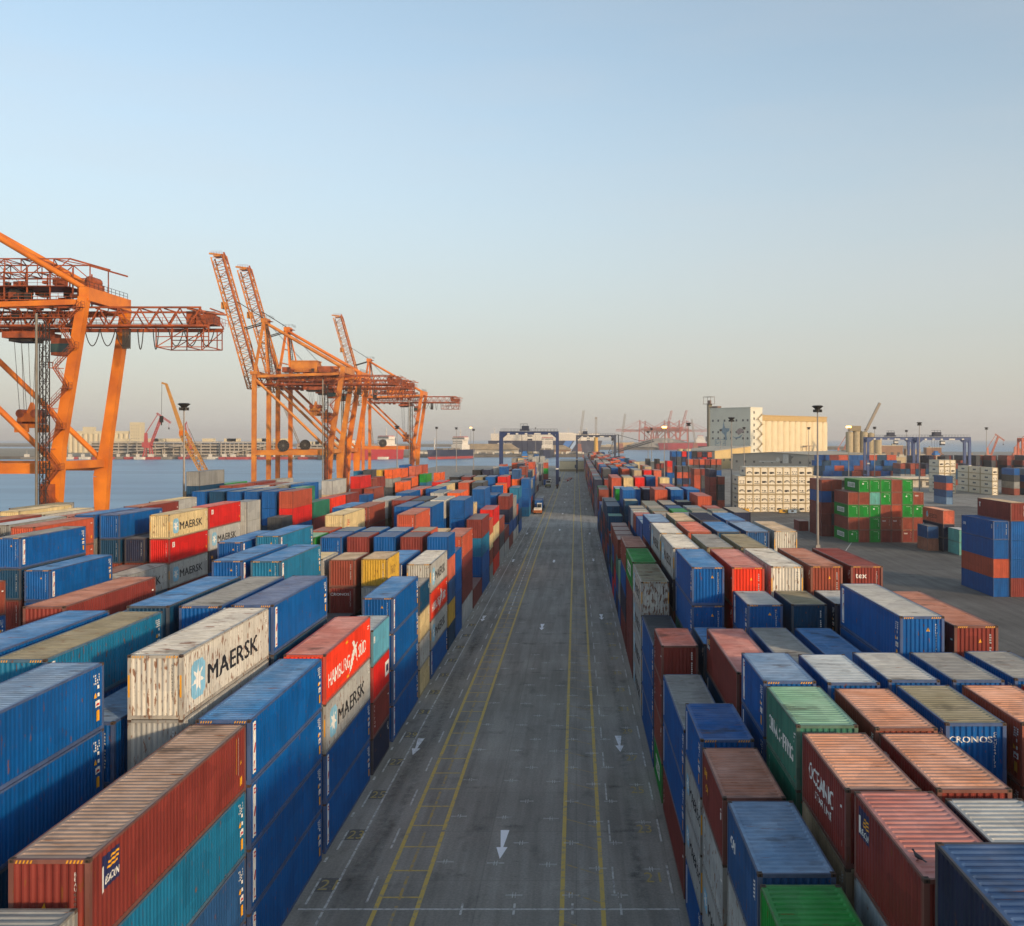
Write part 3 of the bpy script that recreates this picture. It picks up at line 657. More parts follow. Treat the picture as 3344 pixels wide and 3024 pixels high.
RIGHT = [
 (1, 23.6, 20, 10.5, 'green>green:EVE/g,olive,silver,blue'), (1, 30.05, 20, 10.65, 'slate>lav:CAI,silver!:q,grey:M,blue'), (1, 37.2, 20, 10.35, 'maroon>tanred:YL,silver!:VT,silver:M,blue:PWH'),
 (1, 43.9, 20, 10.5, 'blue>blue:PWH,silver!:M,silver:M,blue:PWH'), (1, 50.7, 40, 8.85, 'blue>grey:PWH,blue:PWH,maroon'), (1, 64, 20, 10.45, 'maroon>salmon,maroon,brown,green:EVE'),
 (1, 71, 40, 8.95, 'blue>dgrey:PWH,blue:PWH,blue:PWH'), (1, 84.1, 40, 11.7, 'white!!!>olive:M,silver!:M,silver:M,silver:M'), (1, 97.3, 40, 11.75, 'green>green:EVE,maroon,maroon,maroon'),
 (1, 110.8, 40, 11.75, 'brown>tanred,blue:VT,navy:LOG,maroon'), (1, 124.3, 20, 7.8, 'mint,grey,blue'), (1, 131.6, 20, 10.4, 'brown,tgreen,blue,navy'), (1, 138.5, 20, 10.4, 'brown,maroon,red,blue'),
 (1, 145.2, 20, 10.4, 'maroon,blue,navy:LOG,red'), (1, 152.2, 20, 10.4, 'brown,dgrey,tgreen,blue'), (1, 160.5, 20, 7.8, 'dblue,navy,blue'), (1, 169, 20, 10.6, 'dblue>tgreen,maroon,blue,dblue'),
 (1, 178, 40, 11.7, 'dblue>dblue,navy,maroon,navy'), (1, 191.5, 40, 11.7, 'dblue>dgrey,maroon,navy,brown'), (1, 205, 20, 11.3, 'grey,navy,dblue,maroon'), (1, 212, 40, 8.7, 'navy,maroon,blue'), (1, 226, 40, 8.7, 'blue,dgrey,navy'),
 (1, 239, 40, 11.5, 'brown,maroon,blue,navy'), (1, 252, 20, 11.6, 'green,maroon,navy,blue'),
 (2, 17.4, 20, 14.4, 'navy>slate/n,maroon'), (2, 24.2, 20, 13.15, 'maroon>pink:BEs/n,pale,blue'), (2, 31.2, 20, 12.85, 'maroon>peach:OCE,tan,brown'), (2, 38.2, 20, 12.85, 'tgreen>mint:CHI,hgreen,green'), (2, 44.9, 20, 12.9, 'blue>lav:P,blue:PWH,navy'),
 (2, 52.4, 40, 11.5, 'maroon>pink:BEs,dblue:PWH'), (2, 66.1, 20, 10.1, 'dblue>sky,dblue'), (2, 72.8, 40, 14.5, 'blue>sky:PWH,blue:PWH,tgreen'), (2, 87, 40, 14.35, 'silver!>white:M,navy'),
 (2, 100.7, 40, 14.35, 'silver!>white:M,maroon'), (2, 114.6, 40, 14.3, 'blue>lav:q,maroon'), (2, 128, 20, 12.9, 'blue>pale,blue'), (2, 134.6, 20, 12.9, 'blue>lav,navy'), (2, 141.6, 20, 12.9, 'brown>salmon,blue'),
 (2, 148.9, 20, 12.95, 'pale>tan,blue'), (2, 156, 20, 12.95, 'dblue>tan,maroon'), (2, 174, 20, 12.95, 'dblue>cream,dblue,navy'), (2, 182, 40, 14.45, 'blue>sky:PWH,blue'), (2, 201, 40, 8.7, 'navy'), (2, 214.8, 20, 12.95, 'green>pale/w,blue'),
 (2, 221.8, 20, 12.95, 'blue>pale'), (2, 238.5, 40, 14.45, 'rust>salmon,brown'), (2, 251.5, 40, 14.4, 'rust>salmon'),
 (3, 24.8, 20, 12.7, 'navy>silver:CAI/n,brown'), (3, 31.5, 20, 12.75, 'maroon>peach:TR,brown'), (3, 38.0, 20, 12.8, 'brown>peach,rust'), (3, 45.2, 20, 12.75, 'blue>pale:L1,dblue'), (3, 53.5, 40, 11.35, 'blue>grey:L1,blue'),
 (3, 66.5, 20, 12.75, 'blue>silver:P,blue'), (3, 73, 40, 14.45, 'bred>pink/w,red'), (3, 87, 40, 14.4, 'olive>grey,maroon'), (3, 101.6, 40, 14.4, 'rust>salmon,brown'), (3, 115, 40, 14.4, 'olive>tan,olive'),
 (3, 128.5, 20, 12.95, 'grey>grey'), (3, 135.3, 20, 12.95, 'grey>tan'), (3, 142, 20, 12.95, 'brown>tan'), (3, 149, 20, 12.95, 'olive>olive,grey'), (3, 156.2, 20, 12.95, 'grey>tan,brown'), (3, 163.8, 40, 12.85, 'tan>olive:OOC,grey'),
 (3, 182, 40, 8.7, 'blue'), (3, 213.5, 20, 12.95, 'blue>cream,blue'), (3, 220.5, 20, 12.95, 'blue>tan'), (3, 241, 40, 14.4, 'cream!!>cream,tan'), (3, 254, 20, 14.4, 'blue>grey'),
 (4, 31, 20, 7.8, 'maroon'), (4, 24.5, 20, 12.6, 'grey>grey'), (4, 38.8, 20, 12.75, 'blue>olive:q/C,blue'), (4, 45.9, 20, 12.7, 'blue>silver:L1,blue'), (4, 53.6, 40, 11.3, 'blue>sky:L1,dblue'), (4, 66.6, 20, 12.75, 'dblue>olive:L1,navy'),
 (4, 73.6, 40, 14.45, 'white!>white/M,olive'), (4, 87, 40, 14.4, 'olive>olive,grey'), (4, 101.6, 40, 14.4, 'dblue>sky,navy'), (4, 115.4, 40, 14.4, 'navy>navy,dblue'), (4, 128.5, 20, 12.95, 'navy>grey'), (4, 135.3, 20, 12.95, 'blue>lav'),
 (4, 142, 20, 12.95, 'grey>grey'), (4, 149.3, 20, 12.95, 'green>green,blue'), (4, 156.3, 20, 12.95, 'slate>slate,navy'), (4, 165.5, 40, 12.85, 'navy>tan/w,dgrey'), (4, 183, 40, 14.45, 'rust>salmon,brown'), (4, 214.5, 20, 12.9, 'navy>grey,dblue'), (4, 221.5, 20, 12.9, 'navy>salmon'),
 (4, 244, 40, 14.3, 'red>salmon,rust'),
 (5, 38.8, 20, 12.75, 'rust>peach,brown'), (5, 31.5, 20, 12.5, 'brown>tan'), (5, 45.9, 20, 12.7, 'blue>grey:L1,navy'), (5, 53.4, 40, 14.35, 'blue>silver:P,blue'), (5, 66.8, 20, 12.75, 'navy>silver,navy'), (5, 73.8, 40, 14.45, 'brown>tanred/w,maroon'),
 (5, 87, 40, 7.8, 'dblue'), (5, 101.8, 40, 14.4, 'slate>lav,navy'), (5, 115.4, 40, 14.4, 'blue>sky,navy'), (5, 129, 20, 12.95, 'dblue>grey'), (5, 142, 20, 12.95, 'grey>olive'), (5, 149.3, 20, 12.95, 'grey>olive,navy'), (5, 156.3, 20, 12.95, 'silver>grey'),
 (5, 171, 20, 12.95, 'navy>olive,navy'), (5, 183, 40, 14.45, 'blue>pale/w,blue'), (5, 198, 40, 14.4, 'rust>salmon'), (5, 248, 40, 14.4, 'blue>grey,blue'),
 (6, 39.5, 20, 12.6, 'red,brown'), (6, 46.2, 20, 12.7, 'blue>grey,navy'), (6, 53.6, 40, 13.8, 'maroon>tanred/w,rust'), (6, 66.6, 20, 10.2, 'navy'), (6, 73.8, 40, 14.45, 'maroon>maroon/T,maroon'), (6, 87, 40, 5.2, 'blue'), (6, 102.4, 40, 14.4, 'white!>tan/M,olive'),
 (6, 149.3, 20, 12.95, 'grey>olive,navy'), (6, 156.3, 20, 12.95, 'rust>salmon,brown'), (6, 167, 40, 14.2, 'rust>salmon,maroon'), (6, 183, 40, 14.45, 'blue>sky,blue'), (6, 242.5, 20, 14.3, 'cream!>cream,brown'),
 (7, 146.6, 40, 12.95, 'navy>tan,navy'),
]
for r_, y_, l_, z_, s_ in RIGHT: stack('R', r_, XR(r_), -1, y_, l_, z_, s_)
# beyond the cross road, section by section
pal2 = ['blue', 'blue', 'dblue', 'rust', 'maroon', 'brown', 'dgrey', 'navy', 'grey', 'red', 'silver', 'orange', 'cream', 'salmon', 'tan', 'rust', 'maroon']
q2 = random.Random(21)
stack('L', 1, XL(1), 1, 298.5, 40, 11.6, 'blue:PWH,blue,blue,teal'); stack('L', 1, XL(1), 1, 312, 40, 10.4, 'grey,slate,maroon,rust'); stack('L', 1, XL(1), 1, 326, 40, 10.4, 'blue,slate,blue,maroon')
stack('L', 2, XL(2), 1, 300, 40, 14.4, 'slate>lav,orange,blue'); stack('L', 5, XL(5), 1, 300, 40, 14.4, 'navy,black'); stack('L', 6, XL(6), 1, 300, 40, 14.4, 'black,navy')
stack('L', 4, XL(4), 1, 328, 40, 14.4, 'blue,navy'); stack('L', 3, XL(3), 1, 300, 40, 12.6, 'green>mint,grey'); stack('L', 1, XL(1), 1, 499, 20, 11.6, 'rust,green,maroon,blue')
for k in range(2, 7):
    for j in range(24):
        y = 313 + 13 * j
        if y > 600 or (k, y) in ((4, 326),): continue
        if q2.random() < .12 or 452 < y < 480: continue
        reef = k in (2, 3) and y > 420
        n = q2.choice([3, 4, 4, 4, 5]) if y > 330 else 4
        cs = ['silver' if reef else q2.choice(pal2) for _ in range(2)]
        stack('L', k, XL(k), 1, y, 40, n * 2.85, ','.join(cs), n=n)
for k in range(1, 8):
    for j in range(36):
        y = 300 + 13 * j
        if y > 735 or q2.random() < .07: continue
        if k > 5 and y > 560: continue
        n = q2.choice([4, 4, 5, 5]) if k > 1 else 4
        cs = [q2.choice(pal2) for _ in range(4 if k == 1 else 2)]
        if k == 1 and j == 0: cs = ['navy', 'navy', 'navy', 'navy']
        stack('R', k, XR(k), -1, y, 40, n * 2.85, ','.join(cs), n=n)
# stacks on the open ground to the right
EAST = [
 # block, x, y, len, ztop, specs
 ('dark stacks', 43.5, 598, 40, 11.6, 'dgrey,dgrey,dgrey,navy'), ('dark stacks', 48.6, 590, 40, 11.6, 'black,maroon,maroon,dblue'), ('dark stacks', 51.6, 590, 40, 8.9, 'maroon,dgrey,navy'),
 ('dark stacks', 42.6, 452, 40, 13.6, 'red,rust,blue,blue,blue'), ('dark stacks', 47, 450, 40, 11.2, 'dgrey,rust,slate,dgrey'), ('dark stacks', 49.8, 450, 40, 11.2, 'dgrey,rust,navy,maroon'), ('dark stacks', 52.6, 450, 40, 11.2, 'dgrey,maroon,slate,dgrey'),
 ('dark stacks', 45.6, 373, 40, 12.4, 'brown,rust,rust,brown'), ('dark stacks', 48.3, 373, 40, 12.4, 'maroon,dgrey,dgrey,navy'),
 ('dark stacks', 46.2, 335, 40, 13.4, 'navy,maroon,maroon,maroon'), ('dark stacks', 49.1, 335, 40, 10.9, 'brown,dgrey,dgrey,rust'),
 ('dark stacks', 55.8, 480, 40, 13.8, 'rust,dgrey,navy,maroon'), ('dark stacks', 58.6, 480, 40, 13.8, 'brown,dgrey,navy,blue'), ('dark stacks', 61.4, 480, 40, 13.8, 'rust,navy,navy,blue'), ('dark stacks', 64.2, 480, 40, 13.8, 'maroon,black,navy,blue'),
 ('dark stacks', 67, 480, 40, 13.8, 'rust,dgrey,blue,navy'), ('dark stacks', 69.8, 480, 40, 13.8, 'rust,dgrey,blue,navy'),
]
for k in range(8): EAST.append(('dark stacks', 51.5 + 2.75 * k, 520, 40, 17.2 - (k > 4) * .4, ['blue,navy,dblue,navy,blue', 'blue,dgrey', 'red,navy', 'blue,blue', 'black,navy', 'maroon,navy', 'navy,red', 'rust,navy'][k]))
GRID = [  # the green and brown pile, columns from left to right, from the top down
 'brown:,green:EVE/g,brown:,green:EVE/G', 'green:EVE/G,brown:,green/g,brown:,brown:', 'green/g,lteal/d,green/G,green/g,green/g', 'green/g,green/G,brown/T,brown/d,brown/d', 'brown/d,brown/d,rust/d,brown/T,maroon/d', 'green/g,green/G,green/g,brown/d,maroon/T', 'brown/T,green/G,brown/d,maroon/d']
GRID[3] = 'green/g,green/G,brown/d,brown/T,maroon/d'; GRID[4] = 'brown/d,brown/d,rust/d,brown/T,maroon/d'
for k, g in enumerate(GRID): EAST.append(('green pile', 63.1 + 2.52 * k, 224, 40, 11.7 if k in (0, 6) else 14.6, g))
for k in range(3): EAST.append(('green pile', 60.5 + 2.52 * k, 238, 40, 14 - 2.5 * (k == 2), ['brown,blue,maroon,maroon', 'brown,navy,maroon', 'brown,maroon'][k]))
EAST += [('open ground', 78.3, 206, 40, 8.8, 'salmon>peach:TEX,navy:L1,navy:L1'), ('open ground', 79.2, 199.6, 20, 5.3, 'lteal>pale,lteal'), ('open ground', 81.8, 199.6, 20, 5.3, 'lteal>pale,navy'), ('open ground', 75.3, 207, 20, 5.4, 'slate>grey,tanred'),
 ('blue pile', 63.6, 147.2, 40, 11.6, 'blue>blue:CAI,blue:P,rust:OOC,blue:P'), ('blue pile', 66.25, 147.2, 40, 14.4, 'maroon>tan:TR,blue,blue,blue,maroon'), ('blue pile', 68.9, 147.2, 40, 11.6, 'navy,blue,blue,blue'), ('green pile', 58.2, 252, 20, 2.6, 'maroon'),
 ('lone column', 135.3, 353, 40, 10.4, 'slate,rust,slate,lav')]
rq = random.Random(5)
for k in range(9):
    cs = [rq.choice(['maroon', 'navy', 'dgrey', 'brown', 'blue', 'grey']) for _ in range(3)]
    EAST.append(('far right stacks', 186 + 2.6 * k, 410 + 6 * (k % 2), 40, 11.4 - 2.8 * (k % 3 == 1), ','.join(cs)))
for k in range(26):
    cs = [rq.choice(['maroon', 'navy', 'dgrey', 'brown', 'navy', 'maroon']) for _ in range(3)]
    EAST.append(('far right stacks', 196 + 3.0 * k, 560 + 5 * (k % 3), 40, 14.2 - 2.8 * (k % 4 == 1), ','.join(cs)))
for k in range(12):
    cs = [rq.choice(['maroon', 'navy', 'dblue', 'brown', 'grey', 'maroon']) for _ in range(3)]
    EAST.append(('far right stacks', 168 + 2.6 * k + (k > 5) * 4, 500, 40, 11.2 - 2.8 * (k % 3 == 1), ','.join(cs)))
for b_, x_, y_, l_, z_, s_ in EAST: stack(b_, 1, x_, -1, y_, l_, z_, s_)

# the long blue and red wall, its boxes lying side on
for t in range(4):
    x = 151.5 + (t % 2) * 1.2
    while x < 203:
        on = rq.random() < .78; wd = 6.06 if on else 2.44
        b = Box(); b.x, b.y, b.z, b.h = x + wd / 2, 618, t * 3.4, 3.38; b.L = 6.06; b.rz = 1 if on else 0; b.sp = parse(rq.choice(['blue', 'blue', 'blue', 'dblue', 'blue', 'rust', 'maroon'])); b.side = -1; b.blk = 'long wall'; b.row = 1; b.tier = 3 - t; b.n = 4
        HIDDEN.append(b); x += wd + .12
# ---- which are things of their own, which belong to the mass
BOXES.sort(key=lambda b: -b.area * (4 if b.blk in ('green pile', 'open ground') else 1))
SINGLE, MASS = BOXES[:298], BOXES[298:] + HIDDEN
GROUPS = {'L': 'containers in the block left of the road', 'R': 'containers in the block right of the road', 'B': 'containers in the quayside block',
          'green pile': 'containers of the green and brown pile', 'blue pile': 'containers of the blue pile', 'dark stacks': 'containers of the dark stacks', 'open ground': 'containers on the open ground'}
stk = {k: sorted(set(v)) for k, v in ROWS.items()}
EX = {}
for b_, x_, *_r in EAST: EX.setdefault(b_, set()).add(x_)
seen = {}
for b in SINGLE:
    sp = b.sp; y0 = b.y - b.L / 2
    i = min(range(len(stk[(b.blk, b.row)])), key=lambda q: abs(stk[(b.blk, b.row)][q] - y0))
    tw = ['topmost', 'second from top', 'third from top', 'fourth from top', 'fifth from top'][b.tier]
    if b.n == 1: tw = 'single'
    mk = MARKW.get(sp['m'])
    hd = f"{'long' if b.L > 8 else 'short'} {WORD[sp['c']]} container" + (f", {mk}" if mk else '')
    if b.blk in 'LRB':
        rw = {'L': f'{ORD[b.row-1]} row left of road', 'R': f'{ORD[b.row-1]} row right of road', 'B': f'{ORD[b.row-1]} quayside row'}[b.blk]
        lab = f"{hd}, {tw} of {ORD[min(i, len(ORD)-1)]} stack, {rw}"
    else:
        xs = sorted(EX[b.blk]); j = min(range(len(xs)), key=lambda q: abs(xs[q] - (b.x - W / 2)))
        lab = f"{hd}, {tw} in {ORD[min(j, len(ORD)-1)]} column of {b.blk}"
    if lab in seen: seen[lab] += 1; lab = lab.replace(' of ', ' behind, of ', 1)
    seen[lab] = 1
    place(b, lab, GROUPS.get(b.blk, 'containers far right'))

def mass(name, boxes, label):
    """the rest of the containers: boxes with recessed, ribbed panels, coloured per box"""
    V, F, C, MI = [], [], [], []
    def q(pts, c, mi=0):
        o = len(V); V.extend(pts); F.append((o, o + 1, o + 2, o + 3)); C.append(c); MI.append(mi)
    for b in boxes:
        c = colour(b.sp['c'], .1); rc = mixc(c, DUST, .4) if not b.sp['r'] else colour(b.sp['r'], .05); fc = mixc(c, (.04, .035, .03), .35)
        ex, ey = (b.L / 2, W / 2) if b.rz else (W / 2, b.L / 2)
        x0, x1, y0, y1, z0, z1 = b.x - ex, b.x + ex, b.y - ey, b.y + ey, b.z + .01, b.z + b.h - .012
        # roof with rim
        q([(x0 + .08, y0 + .1, z1 - .02), (x1 - .08, y0 + .1, z1 - .02), (x1 - .08, y1 - .1, z1 - .02), (x0 + .08, y1 - .1, z1 - .02)], rc)
        for a in ([(x0, y0, z1), (x1, y0, z1), (x1 - .08, y0 + .1, z1 - .02), (x0 + .08, y0 + .1, z1 - .02)], [(x1, y0, z1), (x1, y1, z1), (x1 - .08, y1 - .1, z1 - .02), (x1 - .08, y0 + .1, z1 - .02)],
                  [(x1, y1, z1), (x0, y1, z1), (x0 + .08, y1 - .1, z1 - .02), (x1 - .08, y1 - .1, z1 - .02)], [(x0, y1, z1), (x0, y0, z1), (x0 + .08, y0 + .1, z1 - .02), (x0 + .08, y1 - .1, z1 - .02)]): q(a, fc)
        def wall(a, bb, nx, ny):                # a->bb along the foot of the wall, (nx, ny) outward
            ax, ay = a; bx, by = bb; Lw = math.hypot(bx - ax, by - ay); ux, uy = (bx - ax) / Lw, (by - ay) / Lw
            pts = [(0, 0), (.13, 0), (.13, .035)]
            n = int((Lw - .3) / (.5 if Lw > 3 else .3)); p = (Lw - .26) / n
            for i in range(n):
                s = .13 + i * p; e_ = .05 if Lw > 3 else .062; pts += [(s + p * .3, .03), (s + p * .5, e_), (s + p * .8, e_)]
            pts += [(Lw - .13, .035), (Lw - .13, 0), (Lw, 0)]
            for i, ((s0, d0), (s1, d1)) in enumerate(zip(pts, pts[1:])):
                P = [(ax + ux * s - nx * d, ay + uy * s - ny * d) for s, d in ((s0, d0), (s1, d1))]
                cc = fc if i in (0, len(pts) - 2) else c
                q([(*P[0], z0), (*P[1], z0), (*P[1], z1), (*P[0], z1)], cc)
        d = math.hypot(b.x, b.y)
        wall((x0, y0), (x1, y0), 0, -1)
        wall((x1, y0), (x1, y1), 1, 0); wall((x0, y1), (x0, y0), -1, 0)
        q([(x1, y1, z0), (x0, y1, z0), (x0, y1, z1), (x1, y1, z1)], fc)
    me = bpy.data.meshes.new(name); me.from_pydata(V, [], F); me.materials.append(STUFFP)
    at = me.color_attributes.new('Col', 'FLOAT_COLOR', 'CORNER')
    flat = []
    for c in C: flat += [*c, 1.0] * 4
    at.data.foreach_set('color', flat); me.update()
    o = link(name, me); tag(o, label, 'containers', kind='stuff'); return o
mass('distant_containers', MASS, 'mass of stacked containers filling the yard behind and beneath the nearer ones')
# ------------------------------------------------------------------ ground, water, air
def asphalt(name, base, patch, tracks=True):
    m, t, b = nodes(name)
    tc = N(t, 'ShaderNodeTexCoord')
    def nz(sc, vec=(1, 1, 1), d=6, r=.6):
        mp = N(t, 'ShaderNodeMapping'); mp.inputs['Scale'].default_value = vec; t.links.new(tc.outputs['Object'], mp.inputs[0])
        n = N(t, 'ShaderNodeTexNoise'); n.inputs['Scale'].default_value = sc; n.inputs['Detail'].default_value = d; n.inputs['Roughness'].default_value = r
        t.links.new(mp.outputs[0], n.inputs[0]); return n.outputs[0]
    r1 = ramp(t, .35, .68); t.links.new(nz(.09), r1.inputs[0])
    c = mixn(t, lin(base), lin(patch), r1.outputs[0])
    r2 = ramp(t, .35, .6, (.6, .59, .58, 1), (1, 1, 1, 1)); t.links.new(nz(.3, (3.2, .18, 1)), r2.inputs[0])     # wheel tracks up the road
    c = mixn(t, c, r2.outputs[0], mode='MULTIPLY', f=.8)
    r3 = ramp(t, .58, .72, (1, 1, 1, 1), (.42, .41, .41, 1)); t.links.new(nz(.55, (1, .6, 1), 3), r3.inputs[0])      # oil
    c = mixn(t, c, r3.outputs[0], mode='MULTIPLY', f=.5)
    r4 = ramp(t, .4, .62, (.85, .85, .85, 1), (1.12, 1.11, 1.08, 1)); t.links.new(nz(7, d=3), r4.inputs[0])
    c = mixn(t, c, r4.outputs[0], mode='MULTIPLY', f=.8)
    # slab joints, tar repairs and dark drips
    br = N(t, 'ShaderNodeTexBrick'); br.inputs['Scale'].default_value = 1; br.inputs['Brick Width'].default_value = 5.2; br.inputs['Row Height'].default_value = 6.6; br.inputs['Mortar Size'].default_value = .035
    br.inputs['Color1'].default_value = (1, 1, 1, 1); br.inputs['Color2'].default_value = (.86, .86, .86, 1); br.inputs['Mortar'].default_value = (.55, .55, .55, 1); br.offset = 0
    t.links.new(tc.outputs['Object'], br.inputs[0]); c = mixn(t, c, br.outputs[0], mode='MULTIPLY', f=.45)
    r5 = ramp(t, .63, .70, (1, 1, 1, 1), (.45, .44, .43, 1)); t.links.new(nz(.9, (.55, 1.7, 1), 5, .7), r5.inputs[0]); c = mixn(t, c, r5.outputs[0], mode='MULTIPLY', f=.5)
    r6 = ramp(t, .66, .69, (1, 1, 1, 1), (1.5, 1.48, 1.44, 1)); t.links.new(nz(2.4, (1, 1, 1), 8, .75), r6.inputs[0]); c = mixn(t, c, r6.outputs[0], mode='MULTIPLY', f=.5)
    t.links.new(c, b.inputs['Base Color']); b.inputs['Roughness'].default_value = .85
    return m
GROUND = asphalt('yard_asphalt', '#8a877f', '#a19d94')
mb = MB()
gp = [(-121, -80), (900, -80), (2600, 200), (2600, 1750), (170, 1750), (92, 852), (-121, 852)]
mb.add([(x, y, 0) for x, y in gp], [tuple(range(len(gp)))], 0)
for (xa, ya), (xb, yb) in zip(gp, gp[1:] + gp[:1]):
    mb.add([(xa, ya, 0), (xb, yb, 0), (xb, yb, -4), (xa, ya, -4)], [(0, 3, 2, 1)], 1)
tag(mb.build('yard_ground', [GROUND, M('quay_wall', '#77726a', .9)]), 'dark asphalt container yard and port ground', kind='structure')

m, t, b = nodes('harbour_water')
tc = N(t, 'ShaderNodeTexCoord'); mp = N(t, 'ShaderNodeMapping'); mp.inputs['Scale'].default_value = (.16, .42, 1)
t.links.new(tc.outputs['Object'], mp.inputs[0])
nz = N(t, 'ShaderNodeTexNoise'); nz.inputs['Scale'].default_value = 1.2; nz.inputs['Detail'].default_value = 8; t.links.new(mp.outputs[0], nz.inputs[0])
bp = N(t, 'ShaderNodeBump'); bp.inputs['Strength'].default_value = .6; bp.inputs['Distance'].default_value = .5
t.links.new(nz.outputs[0], bp.inputs['Height']); t.links.new(bp.outputs[0], b.inputs['Normal'])
mp2 = N(t, 'ShaderNodeMapping'); mp2.inputs['Scale'].default_value = (.006, .03, 1); t.links.new(tc.outputs['Object'], mp2.inputs[0])
n2 = N(t, 'ShaderNodeTexNoise'); n2.inputs['Scale'].default_value = 1; n2.inputs['Detail'].default_value = 6; t.links.new(mp2.outputs[0], n2.inputs[0])
r2 = ramp(t, .35, .7); t.links.new(n2.outputs[0], r2.inputs[0])
t.links.new(mixn(t, lin('#3d6f93'), lin('#6694b2'), r2.outputs[0]), b.inputs['Base Color'])
b.inputs['Roughness'].default_value = .32; b.inputs['IOR'].default_value = 1.33
WATER = m
mb = MB(); mb.add([(-9000, -300, -2.5), (9000, -300, -2.5), (9000, 14000, -2.5), (-9000, 14000, -2.5)], [(0, 1, 2, 3)])
tag(mb.build('harbour_water', WATER), 'blue grey rippled harbour water', kind='structure')

hz = bpy.data.materials.new('haze'); hz.use_nodes = True; t = hz.node_tree; t.nodes.clear()
o_ = t.nodes.new('ShaderNodeOutputMaterial'); pv = t.nodes.new('ShaderNodeVolumePrincipled')
pv.inputs['Color'].default_value = (.97, .95, .93, 1); pv.inputs['Density'].default_value = .00014; pv.inputs['Anisotropy'].default_value = .1
t.links.new(pv.outputs[0], o_.inputs['Volume'])
mb = MB(); mb.b2(-8800, 8800, -280, 13800, -6, 112)
tag(mb.build('haze', hz), 'pale warm evening haze over the port', kind='stuff')

# ------------------------------------------------------------------ road markings
def worn(name, c, thr=(.40, .56), base='#868480'):
    m, t, b = nodes(name); tc = N(t, 'ShaderNodeTexCoord')
    n = N(t, 'ShaderNodeTexNoise'); n.inputs['Scale'].default_value = 2.3; n.inputs['Detail'].default_value = 9; n.inputs['Roughness'].default_value = .7
    t.links.new(tc.outputs['Object'], n.inputs[0]); r = ramp(t, *thr); t.links.new(n.outputs[0], r.inputs[0])
    t.links.new(mixn(t, lin(base), lin(c), r.outputs[0]), b.inputs['Base Color']); b.inputs['Roughness'].default_value = .8
    return m
YW = worn('worn_yellow_paint', '#c6aa55', (.33, .5)); WW = worn('worn_white_paint', '#c4c4be', (.38, .55)); YF = worn('faint_yellow_paint', '#ae9350', (.40, .58)); YN = worn('number_yellow_paint', '#b09a55', (.34, .52)); WF = worn('faint_white_paint', '#c6c6c0', (.36, .54))
WA = worn('white_arrow_paint', '#f2f4f6', (.12, .26))
DK = worn('dark_number_patch', '#5d5b57', (.3, .5))
Z1, Z2 = .004, .008
def q4(mb, x0, x1, y0, y1, z=Z1, mi=0): mb.add([(x0, y0, z), (x1, y0, z), (x1, y1, z), (x0, y1, z)], [(0, 1, 2, 3)], mi)
mb = MB()
for xc in (-10.33, -8.19, -.74, 1.38):
    y = 30
    while y < 700:                                           # long runs with small breaks
        d = 26 + rnd.random() * 20; q4(mb, xc - .12, xc + .12, y, y + d - .25); y += d
y = 44.5
while y < 235:
    q4(mb, -10.2, -8.32, y, y + .15, .0055, 0); y += 3.15
y = 44
while y < 262:
    q4(mb, -9.38, -9.22, y, y + 2.0 + rnd.random(), .007, 2 if y < 130 else 3); y += 3.3
y = 44
while y < 170:                                               # slanting bars between the right-hand pair
    mb.add([(-.6, y + 1.0, Z1), (-.6, y + 1.14, Z1), (1.26, y - .16, Z1), (1.26, y - .3, Z1)], [(0, 3, 2, 1)], 2); y += 3.25
tag(mb.build('yellow_lane_lines', [YW, YF, YF, WF]), 'worn yellow lane lines with ladder bars', kind='structure')
mb = MB(); ZA, ZB = .0085, .0105
def cross(x, y, s=.45):
    q4(mb, x - s, x + s, y - .07, y - .02, ZA, 1); q4(mb, x - s, x + s, y + .04, y + .09, ZA, 1); q4(mb, x - .1, x - .05, y - .3, y + .3, ZB, 1); q4(mb, x + .05, x + .1, y - .3, y + .3, ZB, 1)
for k in range(34):
    y = 50.1 + 6.62 * k
    q4(mb, -14.12, -14.0, y, y + 3.0, ZA); q4(mb, -11.0, -10.88, y + .2, y + 3.2, ZA); q4(mb, 1.98, 2.08, y + 1.2, y + 4.4, ZA); q4(mb, 5.05, 5.17, y + 1.2, y + 4.6, ZA)
    q4(mb, -14.45, -14.3, y + 5.0, y + 5.7, ZA, 1)
    if k < 9:
        for x in (-7.5, -4.6, -1.6): cross(x, y + 4.6 - (x * .06), .5)
        for x in (-3.3, -.3, 2.3): cross(x, y + 1.0, .45)
        cross(1.2, y + 4.2, .5); cross(4.2, y + 4.1, .5)
    elif k < 26:
        for x in (-7.2, -3.3, 2.4, 4.3):
            if rnd.random() < .6: q4(mb, x - .4, x + .4, y + 4, y + 4.12, ZA, 1)
y = 36
while y < 262:
    d = 1.2 + rnd.random() * 2.2; q4(mb, -13.03, -12.9, y, y + d, .0095); y += d + .12
q4(mb, -14.3, 5.3, 49.5, 49.66, .0115, 1)
for x in (-5.9, -3.2, -.2, 2.3): q4(mb, x - .06, x + .06, 49, 50.2, ZB, 1)
for y, xa, xb in ((266, -14, 5), (279, -14.5, -9.5), (279, -8.5, -1), (279, 1, 5.5), (297, -5, -1.2), (297, 1.6, 5.5), (273, -8, -1.2), (262, -5, 5.2)): q4(mb, xa, xb, y, y + .3, .0115)
tag(mb.build('white_lane_marks', [WW, WF]), 'worn white dashes and crosses on the asphalt', kind='structure')
mb = MB()
